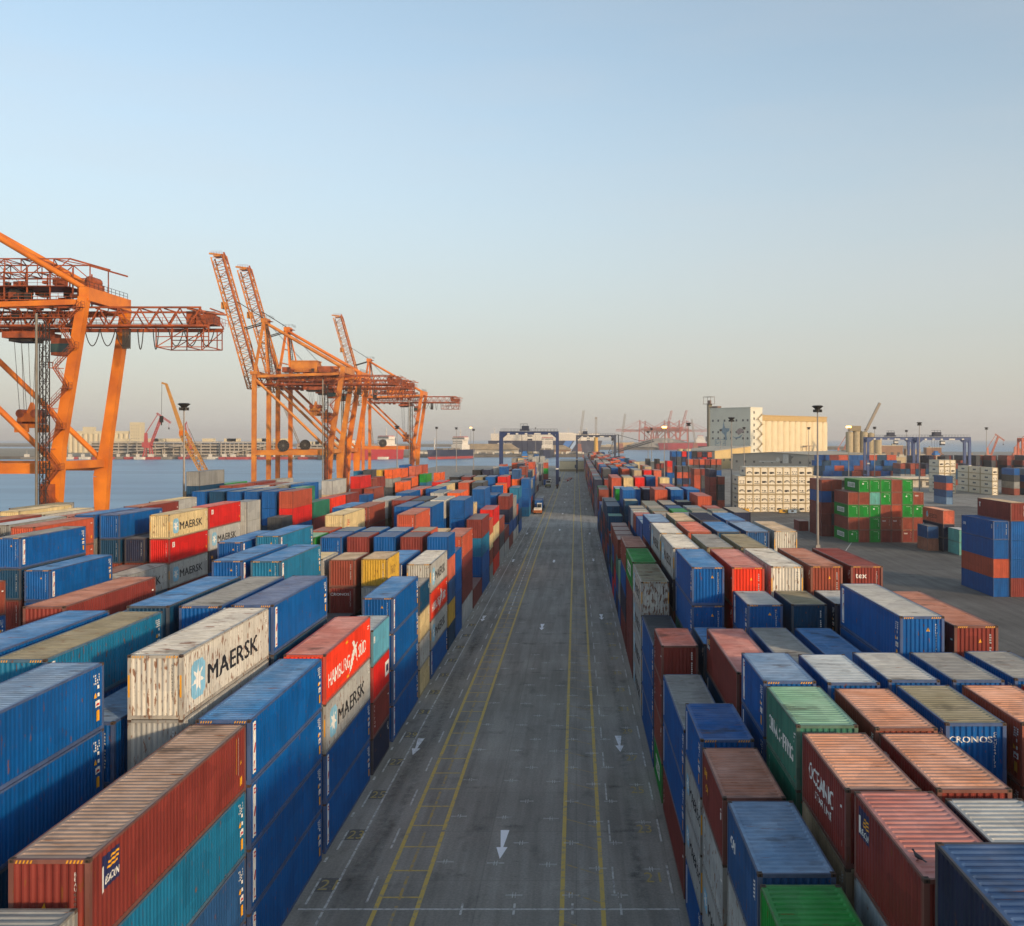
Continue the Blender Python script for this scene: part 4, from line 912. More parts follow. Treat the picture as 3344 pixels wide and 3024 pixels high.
for x, ys in ((-12.5, (75.8, 129.7, 191, 245)), (-4.4, (57.6, 123.8, 190, 255, 310, 365, 420, 480, 540)), (3.4, (76.5, 130.8, 192, 245, 330, 420))):
    for y in ys:
        mb.add([(x - .27, y + 2.0, .0135), (x + .27, y + 2.0, .0135), (x + .07, y - .6, .0135), (x - .07, y - .6, .0135)], [(0, 3, 2, 1)])
        mb.add([(x - .33, y - .5, .0155), (x + .33, y - .5, .0155), (x, y - 2.1, .0155)], [(0, 2, 1)])
tag(mb.build('direction_arrows', WA), 'white arrows painted on the road pointing at the viewer', kind='structure')
mb = MB()
for k in range(12):
    n = str(21 + 2 * k); y = 52.3 + 6.62 * k
    vs, fs = text2d(n, 1.5)
    wd = max(u for u, v in vs)
    q4(mb, -14.0, -12.9, y - .8, y + .8, .0065, 0)
    mb.add([(-13.9 + u * .9 / wd, y - .6 + v * 1.15, .0125) for u, v in vs], fs, 1)
    mb.add([(3.75 + u * .9 / wd, y + .3 + v * 1.15, .0125) for u, v in vs], fs, 1)
tag(mb.build('bay_numbers', [DK, YN]), 'yellow bay numbers painted beside the stacks', kind='structure')
mb = MB()
for xa, ya, xb, yb in ((30, 250, 80, 292), (60, 300, 175, 312), (30, 130, 66, 230), (120, 330, 200, 335), (70, 270, 130, 276)):
    mb.beam((xa, ya, Z1), (xb, yb, Z1), .2, .004)
for _ in range(60):
    x, y = rnd.uniform(28, 130), rnd.uniform(130, 330); q4(mb, x, x + rnd.uniform(.6, 3), y, y + .2, Z1)
tag(mb.build('yard_lines', WF), 'faint white lines on the open yard', kind='structure')
mb = MB(); mb.add([(x, y, .002) for x, y in ((27, 60), (140, 60), (140, 345), (27, 345))], [(0, 1, 2, 3)])
tag(mb.build('open_yard', asphalt('open_yard_asphalt', '#5d5a56', '#72706b')), 'darker asphalt of the open yard right of the stacks', kind='structure')
m, t, b = nodes('oil_stain'); at_ = N(t, 'ShaderNodeAttribute'); at_.attribute_name = 'soft'; tc = N(t, 'ShaderNodeTexCoord')
n_ = N(t, 'ShaderNodeTexNoise'); n_.inputs['Scale'].default_value = 1.6; n_.inputs['Detail'].default_value = 7; n_.inputs['Roughness'].default_value = .7; t.links.new(tc.outputs['Object'], n_.inputs[0])
r_ = ramp(t, .38, .66); t.links.new(n_.outputs[0], r_.inputs[0]); mu = N(t, 'ShaderNodeMath', operation='MULTIPLY'); t.links.new(at_.outputs['Fac'], mu.inputs[0]); t.links.new(r_.outputs[0], mu.inputs[1])
b.inputs['Base Color'].default_value = (*lin('#2a2826'), 1); b.inputs['Roughness'].default_value = .6; t.links.new(mu.outputs[0], b.inputs['Alpha'])
mb = MB(); soft = []; sr = random.Random(31)
def stain(x, y, rx, ry, k):
    n = 14; P = [(x + rx * math.cos(a) * sr.uniform(.8, 1.15), y + ry * math.sin(a) * sr.uniform(.8, 1.15), .018) for a in [2 * math.pi * i / n for i in range(n)]]
    mb.add([(x, y, .018)] + P, [(0, 1 + i, 1 + (i + 1) % n) for i in range(n)]); soft.extend([k] + [0.0] * n)
for k in range(36):
    y = 54 + 6.6 * k + sr.uniform(-.8, .8)
    for x in (-6.3, -3.9, -1.7, .9, 2.9):
        if sr.random() < .42: stain(x + sr.uniform(-.5, .5), y + sr.uniform(-.6, .6), sr.uniform(.5, 1.5), sr.uniform(.35, .9), sr.uniform(.4, .8))
    for x in (-12.4, -11.6, 3.6): stain(x + sr.uniform(-.2, .2), y, .55, 6.0, sr.uniform(.25, .6))
for _ in range(70): stain(sr.uniform(30, 110), sr.uniform(90, 320), sr.uniform(.8, 5), sr.uniform(.5, 3), sr.uniform(.3, .7))
o_ = mb.build('oil_stains', m); o_.data.attributes.new('soft', 'FLOAT', 'POINT').data.foreach_set('value', soft)
tag(o_, 'dark oil stains and tyre streaks on the asphalt', kind='structure')
# drain covers and kerb of crossing
mb = MB(); q4(mb, 46, 49, 149, 152, Z1)
tag(mb.build('drain_cover', M('drain_cover', '#7d7d78', .8)), 'pale square concrete slab in the open yard', 'drain cover')
mb = MB(); q4(mb, -15.2, 6.2, 262, 299, Z1 - .002)
tag(mb.build('cross_road', asphalt('crossing_asphalt', '#94918a', '#a5a199')), 'paler strip of road crossing between the blocks', kind='structure')
# ------------------------------------------------------------------ cranes
CO = M('crane_orange', '#d67a18', .5, var=.3, scale=.25, dirt='#b55c1a'); CY = M('crane_yellow', '#c9802a', .5, var=.25, scale=.3, dirt='#a8602a'); CRD = M('crane_rust_red', '#a24f22', .6, var=.4, scale=.5, dirt='#693420')
CDK = M('crane_dark', '#2b2725', .7); CGL = M('cab_glass', '#2c4a48', .2); CGR = M('galvanised', '#77736a', .5, .3); ROPE = M('wire_rope', '#4a4a48', .6)
_pc = {}
def part(name, key, fn, mats, parent, smooth=False):
    if key not in _pc:
        mb = MB(); fn(mb); _pc[key] = mb.mesh(name, mats)
        if smooth: _pc[key].polygons.foreach_set('use_smooth', [True] * len(_pc[key].polygons))
    return link(name, _pc[key], parent)
def rail(mb, pts, h=1.1, mi=0, st=2.0):
    for a, b in zip(pts, pts[1:]):
        a, b = V3(a), V3(b); n = max(1, int((b - a).length / st))
        for z in (.55, 1.1): mb.beam(a + V3((0, 0, z * h / 1.1)), b + V3((0, 0, z * h / 1.1)), .06, .06, mi)
        for i in range(n + 1): p = a.lerp(b, i / n); mb.beam(p, p + V3((0, 0, h)), .06, .06, mi)
def make_crane(loc, label, paintm=CO, zs=31, xs=5.5, boom='up', rz=0, k='o', house=None, far=False, reel=True, group='ship to shore gantry cranes'):
    root = empty('gantry_crane', loc, rz); tag(root, label, 'crane', group)
    P = [paintm, CRD, CDK]
    for y in (-8.2, 8.2):
        part('leg', ('wl', y, k), lambda m: (m.beam((-13.4, y, 1.6), (-13.2, y, 47), 1.45, 1.4), m.beam((-13.2, y, 47), (-13.2, y, 48.2), 2.4, 2.2)), P, root)
        def ll(m):
            m.beam((13.2, y, 1.6), (13.5, y, 17), 1.25, 1.4, 0, 2.6, 1.7); m.beam((13.5, y, 17), (14.3, y, 23), 2.6, 1.7, 0, 1.75, 1.6)
            m.beam((14.3, y, 23), (18.2, y * .93, 48.2), 1.75, 1.6, 0, 1.5, 1.5)
        part('leg', ('ll', y, k), ll, P, root)
        part('portal_beam', ('pb', y, k), lambda m: m.beam((-12.6, y, 19.1), (12.6, y, 19.1), 1.3, 1.8), P, root)
        part('diagonal_brace', ('db', y, k), lambda m: m.tube((-12.6, y, 45.2), (12.9, y, 20.6), .5, 10), P, root)
        part('upper_beam', ('ub', y, k), lambda m: m.beam((-12.2, y * .98, 46.4), (17.0, y * .93, 47.4), .8, .9), P, root)
        part('backstay', ('bs', y, k), lambda m: m.tube((-11.8, y * .16, 66.5), (17.6, y * .5, 49.6), .5, 10), P, root)
    for x in (-13.4, 13.2):
        part('sill_beam', ('sb', x, k), lambda m: (m.beam((x, -7.3, 2.4), (x, 7.3, 2.4), 1.1, 1.5)), P, root)
        for y in (-8.2, 8.2):
            def bog(m):
                m.box(x, y, 1.35, 1.0, 6.0, .9)
                for d in (-2.2, -.8, .8, 2.2): m.tube((x - .3, y + d, .42), (x + .3, y + d, .42), .42, 12, 2)
            part('bogie', ('bg', x, y, k), bog, P, root)
    for i, (pa, pb, ww, hh) in enumerate((((18.2, -7.8, 48.8), (18.2, 7.8, 48.8), 1.7, 2.3), ((-13.2, -7.4, 47.2), (-13.2, 7.4, 47.2), 1.6, 1.9), ((-13.35, -7.3, 19.1), (-13.35, 7.3, 19.1), 1.3, 1.6), ((13.9, -7, 19.6), (13.9, 7, 19.6), 1.2, 1.4))):
        part('cross_beam', ('cb', i, k), lambda m: m.beam(pa, pb, ww, hh), P, root)
    def gir(m):
        for y in (-3.3, 3.3):
            m.beam((-15.5, y, 43.8), (37.8, y, 43.8), .5, .65, 1); m.beam((-15, y, 47.1), (36.4, y, 47.1), .32, .32, 1)
            n = 30
            for i in range(n):
                xa = -15 + 53 * i / n; xb = -15 + 53 * (i + 1) / n
                za, zb = (44.0, 47.0) if i % 2 == 0 else (47.0, 44.0); m.beam((xa, y, za), (xb, y, zb), .2, .2, 1)
            rail(m, [(-15, y * 1.3, 44.1), (37.6, y * 1.3, 44.1)], 1.1, 1, 2.5)
            m.beam((-15, y * 1.15, 43.7), (37.6, y * 1.15, 43.7), .9, .08, 1)
        for i in range(14): m.beam((-14 + 4 * i, -3.3, 46.9), (-14 + 4 * i, 3.3, 46.9), .2, .2, 1)
        m.beam((34, -3.3, 46.9), (39.6, 0, 46.2), .3, .3, 1); m.beam((34, 3.3, 46.9), (39.6, 0, 46.2), .3, .3, 1)
        # cage hanging under the landward end
        for y in (-3.2, 3.2):
            for z in (40.2, 42.0): m.beam((28.5, y, z), (37.7, y, z), .16, .16, 1)
            for x in (28.5, 31.3, 34, 36.8, 37.7): m.beam((x, y, 40.2), (x, y, 43.6), .16, .16, 1)
            m.beam((34, y, 40.2), (37.7, y, 43.5), .14, .14, 1); m.beam((28.5, y, 40.2), (34, y, 43.5), .14, .14, 1)
        for x in (28.5, 34, 37.7): m.beam((x, -3.2, 40.2), (x, 3.2, 40.2), .16, .16, 1)
        m.box(36.4, 0, 45.2, 3.0, 3.6, 1.7, 1); m.box(33.8, 0, 45.6, 1.6, 2.6, 2.2, 1)
        rail(m, [(36.6, -3.8, 44.4), (38.6, -3.8, 44.4), (38.6, 3.8, 44.4)], 1.2, 1, 1.3)
    part('main_girder', ('gi', k), gir, P, root)
    def mach(m):
        if house:                                  # open maintenance frame and drums instead of a closed house
            m.truss((-15, 0, 54.4), (13.5, 0, 54.4), 6.6, 2.4, 10, .2, .14, 0)
            for q in (-3.3, 3.3): m.beam((13.5, q, 55.6), (20.5, q, 53.6), .3, .3); m.beam((17, q, 48.5), (17, q, 54.6), .16, .16)
            rq_ = random.Random(12)
            for q in (-3.3, 3.3):
                for i in range(8): m.beam((-14 + 4 * i, q, 48), (-14 + 4 * i, q, 54), .2, .2)
            for i in range(46): m.box(rq_.uniform(-14, 13), rq_.uniform(-3.6, 3.6), rq_.uniform(47.6, 52.2), rq_.uniform(.6, 2.4), rq_.uniform(.5, 1.6), rq_.uniform(.5, 1.6), rq_.choice((0, 0, 2)))
            for z in (47.9, 50.8): m.box(-1, 0, z, 28, 7.4, .15)
            for z in (47.9, 50.8): rail(m, [(-15, -3.8, z), (13, -3.8, z)], 1.1, 0, 1.6)
            for i in range(3): m.tube((-9 + 6 * i, -2, 49.6), (-9 + 6 * i, 2, 49.6), 1.1, 14, 2)
            m.box(15.5, 0, 50.4, 3.2, 3.4, 2.4, 0); m.tube((16, -1.5, 52), (16, 1.5, 52), .9, 12, 0)
            return
        m.box(3.0, 0, 50.3, 9.5, 6.2, 3.8, 0); m.box(3.0, 0, 52.35, 10, 6.6, .25, 0); m.box(10.5, 0, 49.4, 4.5, 5.6, 2.0, 1); m.box(-4, 1, 49.3, 3, 4, 1.9, 1)
        for y in (-3.1, 3.1):
            for x in (-1, 3, 7): m.beam((x, y, 46.8), (x, y, 48.5), .3, .3, 1)
    part('machinery_house', ('mh', k, house), mach, [CRD, CRD, CDK] if house else P, root)
    def plat(m):
        for z, xa, xb, yy in ((48.2, -13, 17, 4.6), (45.0, -8, 16, 5.2)):
            for s in (-1, 1):
                m.beam((xa, s * yy, z), (xb, s * yy, z), 1.1, .12, 1); rail(m, [(xa, s * (yy + .5), z), (xb, s * (yy + .5), z)], 1.1, 1, 2.2)
        for s in (-1, 1):
            for i in range(12): m.beam((-8 + 2.1 * i, s * 5.3, 44), (-8 + 2.1 * i + (1 if i % 2 else -1), s * 5.3, 48.2), .13, .13, 1)
        r = random.Random(4)
        for i in range(26): m.box(r.uniform(-9, 15), r.choice((-4.3, 4.3, -3.8, 3.6)), r.choice((45.6, 48.9, 43.4)), r.uniform(.5, 1.6), r.uniform(.4, .9), r.uniform(.5, 1.3), r.choice((1, 1, 2)))
        rail(m, [(18.4, -7.8, 50), (18.4, 7.8, 50)], 1.1, 2, 1.5)
    part('walkway', ('pl', k), plat, P, root)
    def apex(m):
        for s in (-1, 1):
            m.beam((-13.1, s * 8, 48), (-12.0, s * 1.7, 66.6), .8, .8, 0); m.beam((-9, s * 7.2, 48), (-11.7, s * 1.5, 66.2), .4, .4, 0)
        for f in (.3, .6): m.beam((-13.1 + 1.1 * f, -8 + 6.3 * f, 48 + 18.6 * f), (-13.1 + 1.1 * f, 8 - 6.3 * f, 48 + 18.6 * f), .4, .4, 0)
        m.box(-11.8, 0, 67.2, 2.2, 4.4, 1.5, 0); m.box(-10.2, 0, 67.0, 1.6, 3.2, .15, 1); rail(m, [(-13.2, -2.4, 67.9), (-9.5, -2.4, 67.9), (-9.5, 2.4, 67.9)], 1.0, 2, 1.2)
        m.truss((-8.0, -5.2, 48), (-10.8, -1.9, 66), .7, .7, 12, .1, .06, 2)
    part('apex_frame', ('ap', k), apex, P, root)
    B = V3((-15.6, 0, 42.8)); T_ = V3((-29.0, 0, 90.8)) if boom == 'up' else V3((-68, 0, 43.4))
    def bm_(m):
        m.truss(B, T_, 3.8, 4.4, 22, .42, .17, 0); d = (T_ - B).normalized(); sidev = V3((0, 1, 0)); u = sidev.cross(d)
        for s in (-1, 1): m.beam(B + sidev * s * 2.4 + u * 2.0, T_ + sidev * s * 2.4 + u * 2.0, .5, .12, 1)
        m.beam(B + u * 1.6, T_ + u * 1.6, .7, .7, 1)
        m.box(*(T_ - u * .2), 2.4, 3.8, .4, 0); m.beam(T_ + u * 2, T_ - u * 3.0 + d * 2, .8, .6, 0); m.beam(T_ + u * 2.2 + d, T_ + u * 2.6 - d * 3.5, .7, .5, 1)
        mid = B.lerp(T_, .64); m.box(*(mid - u * 2.8), 1.6, 2.6, 2.4, 0)
        rail(m, [tuple(T_ + V3((-2, -2.2, .6))), tuple(T_ + V3((2, -2.2, .6)))], 1.0, 1, 1)
        if boom != 'up':
            for s in (-1, 1): m.tube(B.lerp(T_, .62) + V3((0, s * 1.7, 2)), (-11.8, s * 1.3, 67), .28, 6, 0); m.tube(B.lerp(T_, .97) + V3((0, s * 1.7, 2)), (-11.8, s * 1.2, 67.3), .24, 6, 0)
    part('boom', ('bo', boom, k), bm_, [paintm if k != 'o' else CY, CRD, CDK], root)
    if boom == 'up':
        def rp(m):
            mid = B.lerp(T_, .64)
            for s in (-1, -.4, .4, 1): m.tube(mid + V3((1.6, s * 1.2, 1)), (-11.4, s * 1.4, 67.5), .07, 4)
            for s in (-1, 1): m.tube((-11.4, s * .8, 67), (2, s * .8, 52.3), .05, 4); m.tube(B.lerp(T_, .45) + V3((2.4, s * 1.5, 0)), (-12.4, s * 1.5, 66.4), .22, 6)
        part('stay_ropes', ('sr', k), rp, ROPE, root)
    def trol(m):
        m.box(xs, 0, 42.4, 7.5, 5.6, 1.1, 1); m.box(xs, 0, 43.2, 6, 4, .9, 1); m.box(xs - 1, 0, 41.6, 4, 4, .6, 2)
        for s in (-1, 1): rail(m, [(xs - 3.7, s * 2.9, 42.9), (xs + 3.7, s * 2.9, 42.9)], 1, 1, 1.5)
    part('trolley', ('tr', xs, k), trol, P, root)
    def cab(m): m.box(xs + 6.2, -1.2, 40.3, 3.0, 2.6, 3.0, 0); m.box(xs + 6.2, -1.2, 40.1, 3.1, 2.7, 1.5, 1)
    part('driver_cab', ('cab', xs, k), cab, [CRD, CGL], root)
    def rops(m):
        for a in (-1.6, -.8, .8, 1.6):
            for c in (-1.1, 1.1): m.tube((xs + a * 1.6, c, 41.8), (xs + a, c, zs + 3), .05, 4)
    part('hoist_ropes', ('hr', xs, zs, k), rops, ROPE, root)
    def spr(m):
        m.box(xs, 0, zs, 2.2, 6.2, .7, 0); m.box(xs, 0, zs + 1.5, 3.6, 3.0, 1.5, 0); m.tube((xs, 0, zs + .2), (xs, 0, zs + 1.2), .8, 10, 1); m.beam((xs, 0, zs + 2.2), (xs, 0, zs + 4.2), 1.5, 1.2, 0, .4, .4)
        for s in (-1, 1):
            m.box(xs, s * 3.2, zs - .5, 2.3, .6, 1.3, 0); m.tube((xs + s * 1.3, -1.6, zs + 2.2), (xs + s * 1.3, 1.6, zs + 2.2), .75, 12, 1)
            m.box(xs + s * 1.6, 0, zs + .8, .9, 2.4, .8, 1)
    part('spreader', ('sp', xs, zs, k), spr, [CO if k == 'o' else paintm, CRD], root)
    if reel:
        def re(m):
            m.ring((-2.4, -9.5, 21.6), (0, 1, 0), .3, 2.1, .25, 30, 0); m.ring((-2.4, -9.2, 21.6), (0, 1, 0), .2, 1.7, .35, 30, 0)
            for i in range(12):
                a = i * math.pi / 6; m.beam((-2.4, -9.75, 21.6), (-2.4 + 2.05 * math.cos(a), -9.7, 21.6 + 2.05 * math.sin(a)), .07, .05, 1)
            m.tube((-2.4, -9.9, 21.6), (-2.4, -8.8, 21.6), .35, 10, 1)
        part('cable_reel', ('cr', k), re, [CDK, CGR], root)
    if not far:
        def st(m):
            z, sgn = 2.0, 1
            while z < 45:
                lx = 13.6 + max(0, z - 23) * .15; xa, xb = (lx - 1.2, lx + 1.5) if sgn > 0 else (lx + 1.5, lx - 1.2)
                z2 = z + 3.4; lx2 = (z2 - 23 > 0) * (z2 - 23) * .15 - (z - 23 > 0) * (z - 23) * .15
                for s in (-.4, .4):
                    m.beam((xa, -10.0 + s, z), (xb + lx2, -10.0 + s, z2), .06, .16, 1); m.beam((xa, -10.0 + s, z + 1), (xb + lx2, -10.0 + s, z2 + 1), .06, .06, 1)
                    for i in range(5): f = i / 4; p = V3((xa, -10.0 + s, z)).lerp(V3((xb + lx2, -10.0 + s, z2)), f); m.beam(p, p + V3((0, 0, 1)), .05, .05, 1)
                for i in range(1, 11): f = i / 11; m.box(xa + (xb + lx2 - xa) * f, -10.0, z + 3.4 * f, .26, .8, .05, 1)
                m.box(xb + lx2, -10.0, z2, 1.2, 1.2, .1, 1); m.beam((xb + lx2, -10.0, z2), (lx + .4, -9.0, z2), .14, .14, 1); rail(m, [(xb + lx2 + .6 * sgn, -10.6, z2), (xb + lx2 + .6 * sgn, -9.4, z2)], 1, 1, 1)
                z, sgn = z2, -sgn
        part('stairway', ('st', k), st, P, root)
        def lift(m):
            m.truss((13.2, -10.9, 1.5), (13.2, -10.9, 43.5), 1.1, 1.1, 30, .14, .07, 0); m.tube((12.1, -11.3, 0), (12.1, -11.3, 45), .22, 8, 1)
            for z in (10, 19, 28, 37): m.beam((13.2, -10.4, z), (13.4, -8.8, z), .18, .18, 0)
            m.box(13.2, -9.9, 9, 1.8, 1.4, 15, 2)
        part('lift_mast', ('lm', k), lift, [CDK, CGR, CRD], root)
        def fes(m):
            for i in range(9):
                xa = 13 + 2.7 * i + (i > 3) * 1.2; dr = 3.0 if i not in (4, 5) else 3.6; wd = 2.7 if i not in (4, 5) else 1.0
                pts = [(xa + wd * j / 8, -2.6, 43.4 - dr * (1 - (2 * j / 8 - 1) ** 2)) for j in range(9)]; m.path(pts, .09, 5)
            for i in range(6): m.path([(22.3 + .25 * i, -2.6, 43.4), (22.35 + .25 * i, -2.6, 40.1), (22.45 + .25 * i, -2.6, 39.9), (22.5 + .25 * i, -2.6, 43.4)], .07, 4)
        part('festoon_cable', ('fe', k), fes, CDK, root)
    return root
CX = -102.0
make_crane((CX, 172, 0), 'big orange quay crane nearest the camera, cut by the left picture edge', zs=26.4, xs=5.0, house=1)
make_crane((CX, 353.5, 0), 'yellow legged quay crane with raised boom, front one of the overlapping pair', CY, zs=33.6, xs=6.6, k='y')
make_crane((CX, 381, 0), 'orange quay crane with raised boom, rear one of the overlapping pair', zs=31.5, xs=3.5)
make_crane((CX, 530.5, 0), 'orange quay crane standing alone farthest along the near quay', zs=23.5, xs=8.5)
PK = M('pale_red_crane', '#b0503c', .6)
for i, (x, y, bo, lb) in enumerate(((165, 2330, 'down', 'hazy pink quay crane with lowered boom, leftmost across the basin'), (205, 2370, 'up', 'hazy pink quay crane with raised boom beside the lamp glow'), (238, 2340, 'up', 'hazy pink quay crane with steep boom right of its twin'),
                                     (262, 2390, 'down', 'hazy pink quay crane with long level boom pointing right'),
                                     (185, 2430, 'down', 'hazy pink quay crane in the rear rank, left of its neighbours'), (222, 2440, 'down', 'hazy pink quay crane in the rear rank, middle of three'), (248, 2450, 'down', 'hazy pink quay crane in the rear rank, right of three'))):
    make_crane((x, y, 0), lb, PK, zs=20, boom=bo, rz=math.pi if i in (1, 2, 3, 5) else 0, k='p', far=True, reel=False, group='distant pink quay cranes')

# ------------------------------------------------------------------ rubber tyred gantries
RB = M('gantry_blue', '#142f60', .5, var=.25, scale=.4); RD = M('gantry_dark_blue', '#1f2b45', .6, var=.3); RWH = M('gantry_sign_white', '#c9c8c0', .6); TYR = M('tyre_rubber', '#191919', .9); BRN = M('bogie_brown', '#4a3020', .8)
def make_rtg(x0, x1, y, zt, label, tx, sz, mat=RB, rz=0, load=None, boxtrolley=True):
    root = empty('yard_gantry', ((x0 + x1) / 2, y, 0), rz); tag(root, label, 'gantry crane', 'rubber tyred yard gantries'); s = (x1 - x0) / 2; P = [mat, RD, RWH, TYR, BRN]
    def mk(nm, fn):
        m = MB(); fn(m); return m.build(nm, P, root)
    for sx in (-1, 1):
        for sy in (-1, 1): mk('leg', lambda m: (m.beam((sx * s, sy * 3.4, 2.2), (sx * s, sy * 3.3, zt - 1), 1.35, 1.15), m.beam((sx * s, sy * 3.3, zt - 3.2), (sx * (s - 2.2), sy * 3.3, zt - 1.4), .8, .9)))
        mk('sill_beam', lambda m: (m.beam((sx * s, -3, 2.0), (sx * s, 3, 2.0), 1.1, 1.2), m.box(sx * (s + .9), -1, 4.4, 1.2, 3, 2.2, 1)))
        for sy in (-1, 1):
            def bg(m):
                m.box(sx * s, sy * 3.4, 1.5, 1.3, 3.6, .9, 4)
                for d in (-1.1, 1.1): m.tube((sx * s - .35, sy * 3.4 + d, .75), (sx * s + .35, sy * 3.4 + d, .75), .75, 14, 3)
            mk('bogie', bg)
        mk('floodlight', lambda m: m.box(sx * s, -4.1, 9.5, 1.5, .5, .7, 2))
    for sy in (-1, 1):
        def gd(m):
            m.beam((-s - .6, sy * 3.3, zt - .8), (s + .6, sy * 3.3, zt - .8), 1.1, 1.6)
            rail(m, [(-s, sy * 4.0, zt), (s, sy * 4.0, zt)], 1.2, 1, 1.6); m.beam((-s, sy * 3.9, zt - .05), (s, sy * 3.9, zt - .05), .8, .08, 1)
        mk('girder', gd)
    for q in (-.72, -.42, -.1, .3, .72): mk('sign_board', lambda m: m.box(s * q, -4.0, zt - 1.2, 1.2 if q != .3 else 3.2, .3, .7, 2))
    for q in (-1, 1): mk('end_tie', lambda m: m.beam((q * (s + .2), -3, zt - .8), (q * (s + .2), 3, zt - .8), .8, 1.2))
    def tr(m):
        m.box(tx, 0, zt + .6, 4.6, 7.6, .7, 1); m.box(tx + .3, 0, zt + 1.8, 3.4, 5, 1.8, 1); m.box(tx - .3, -1, zt + 3.6, 3.6, 4.4, .15, 1); [m.beam((tx - 2 + q, -3.1, zt + .8), (tx - 2 + q, -3.1, zt + 3.6), .12, .12, 1) for q in (0, 1.6, 3.4)]
    mk('trolley', tr)
    mk('driver_cab', lambda m: (m.box(tx + 2.6, -2.2, zt - 3.2, 2.2, 2.4, 2.4, 1), m.box(tx + 2.6, -2.2, zt - 3.1, 2.25, 2.45, 1.1, 2)))
    if sz:
        mk('hoist_ropes', lambda m: [m.tube((tx + a, c, zt), (tx + a * .7, c * .7, sz + 1.2), .06, 4, 1) for a in (-1.6, 1.6) for c in (-2.4, 2.4)])
        def sp(m): m.box(tx, 0, sz + .7, 2.6, 5, 1.2, 5); m.box(tx, 0, sz - .1, 2.4, 6.4, .4, 6); m.tube((tx - 1, 0, sz + 1.6), (tx + 1, 0, sz + 1.6), .9, 10, 5)
        m = MB(); sp(m); m.build('spreader', P + [M('spreader_blue', '#2f74b8'), M('spreader_yellow', '#c98a2a')], root)
    return root
make_rtg(-36.5, -9.2, 469, 27.6, 'blue yard gantry straddling the far end of the left block', -2.2, 15.5)
make_rtg(.4, 27.4, 684, 26.6, 'dark yard gantry standing over the far right block', -8, 0, M('gantry_grey_blue', '#2f3a50', .6))
make_rtg(171, 197, 569, 25.0, 'blue yard gantry behind the long blue wall, left of the pair', 1, 0, M('gantry_faded_blue', '#334b7c', .6))
make_rtg(183, 210.5, 520, 24.9, 'blue yard gantry at right, standing nearer than its neighbour', -3, 15, M('gantry_faded_blue', '#334b7c', .6))
RO = M('gantry_red', '#b9573c', .6)
make_rtg(322, 346, 700, 24.5, 'red portal gantry at the right picture edge', 4, 0, RO).name = 'portal_gantry'

# ------------------------------------------------------------------ light masts
MG = M('mast_steel', '#8b8680', .5, .2); LD = M('lamp_housing', '#26221f', .6); LIT = M('lit_lamp', '#ffb648', .5, emit=9)
_lm = {}
def mast(x, y, h, label, lit=False, kind=0):
    r = empty('light_mast', (x, y, 0)); tag(r, label, 'lamp post', 'tall light masts')
    k = round(h)
    if ('p', k) not in _lm:
        m = MB(); m.tube((0, 0, 0), (0, 0, h * .32), .34, 10, 0, .27); m.tube((0, 0, h * .32), (0, 0, h - .4), .27, 10, 0, .13); m.box(0, 0, .3, 1, 1, .6, 0); m.tube((0, 0, h * .32 - .1), (0, 0, h * .32 + .1), .33, 10, 0)
        _lm[('p', k)] = m.mesh('pole', MG)
        m = MB(); m.lathe([(0, h + .25), (.9, h + .2), (1.3, h), (.9, h - .3), (.5, h - .7), (.45, h - 1.1), (0, h - 1.1)], 0, 0, 16, 0)
        for i in range(8):
            a = i * math.pi / 4; m.box(.8 * math.cos(a), .8 * math.sin(a), h - 1.0, .35, .4, .6, 0, a)
        _lm[('h', k)] = m.mesh('lamp_crown', LD)
        m = MB(); m.box(0, 0, h - .3, 2.6, 1.4, .9, 0); _lm[('l', k)] = m.mesh('lamp_crown', LIT)
    link('pole', _lm[('p', k)], r); link('lamp_crown', _lm[('l' if lit else 'h', k)], r); return r
for x, y, h, lb, lit in ((53.5, 214, 31.3, 'tallest light mast, in front of the pale silo row', 0), (53.7, 334, 31.3, 'light mast before the grey silo tower face', 0), (52.6, 452, 31.3, 'light mast left of the grey silo tower', 0), (53.4, 585, 31, 'light mast with a glowing lamp before the pink cranes', 1),
                      (53.8, 690, 31, 'thin light mast just left of the glowing one', 0), (59.5, 800, 30, 'farthest thin light mast by the right basin', 0), (116.7, 780, 31, 'thin mast before the left half of the grey tower', 0), (109, 627, 31, 'thin mast before the right half of the grey tower', 0),
                      (151, 627, 31, 'thin mast before the pale silo row', 0), (162, 574, 31.3, 'light mast with yellow lit lamp beside the concrete silos', 1), (155, 436, 31.3, 'light mast behind the green container pile', 0), (187, 605, 31.3, 'light mast at the left blue gantry', 0),
                      (228, 760, 31, 'light mast between the two blue gantries', 0), (236, 690, 30, 'light mast over the left blue gantry beam', 0), (272, 640, 31.3, 'light mast over the right blue gantry beam', 0), (400, 820, 36, 'light mast among the red jib cranes at right', 0), (470, 860, 31, 'light mast at far right by the jib cranes', 0),
                      (-81.3, 200, 31, 'light mast by the quay, before the yellow mobile crane', 0), (-86, 463, 30, 'light mast beside the farthest orange crane', 0), (-97, 670, 32, 'left one of three light masts by the water', 0), (-87, 700, 31.8, 'middle one of three light masts by the water', 0),
                      (-79, 742, 31, 'right one of three light masts by the water', 0), (-152, 1390, 40, 'small glowing mast across the water by the navy ship', 1), (-60, 1420, 40, 'thin mast on the far pier before the long navy ship', 0), (24, 640, 24, 'brown post beside the far right block', 0)):
    mast(x, y, h, lb, bool(lit))
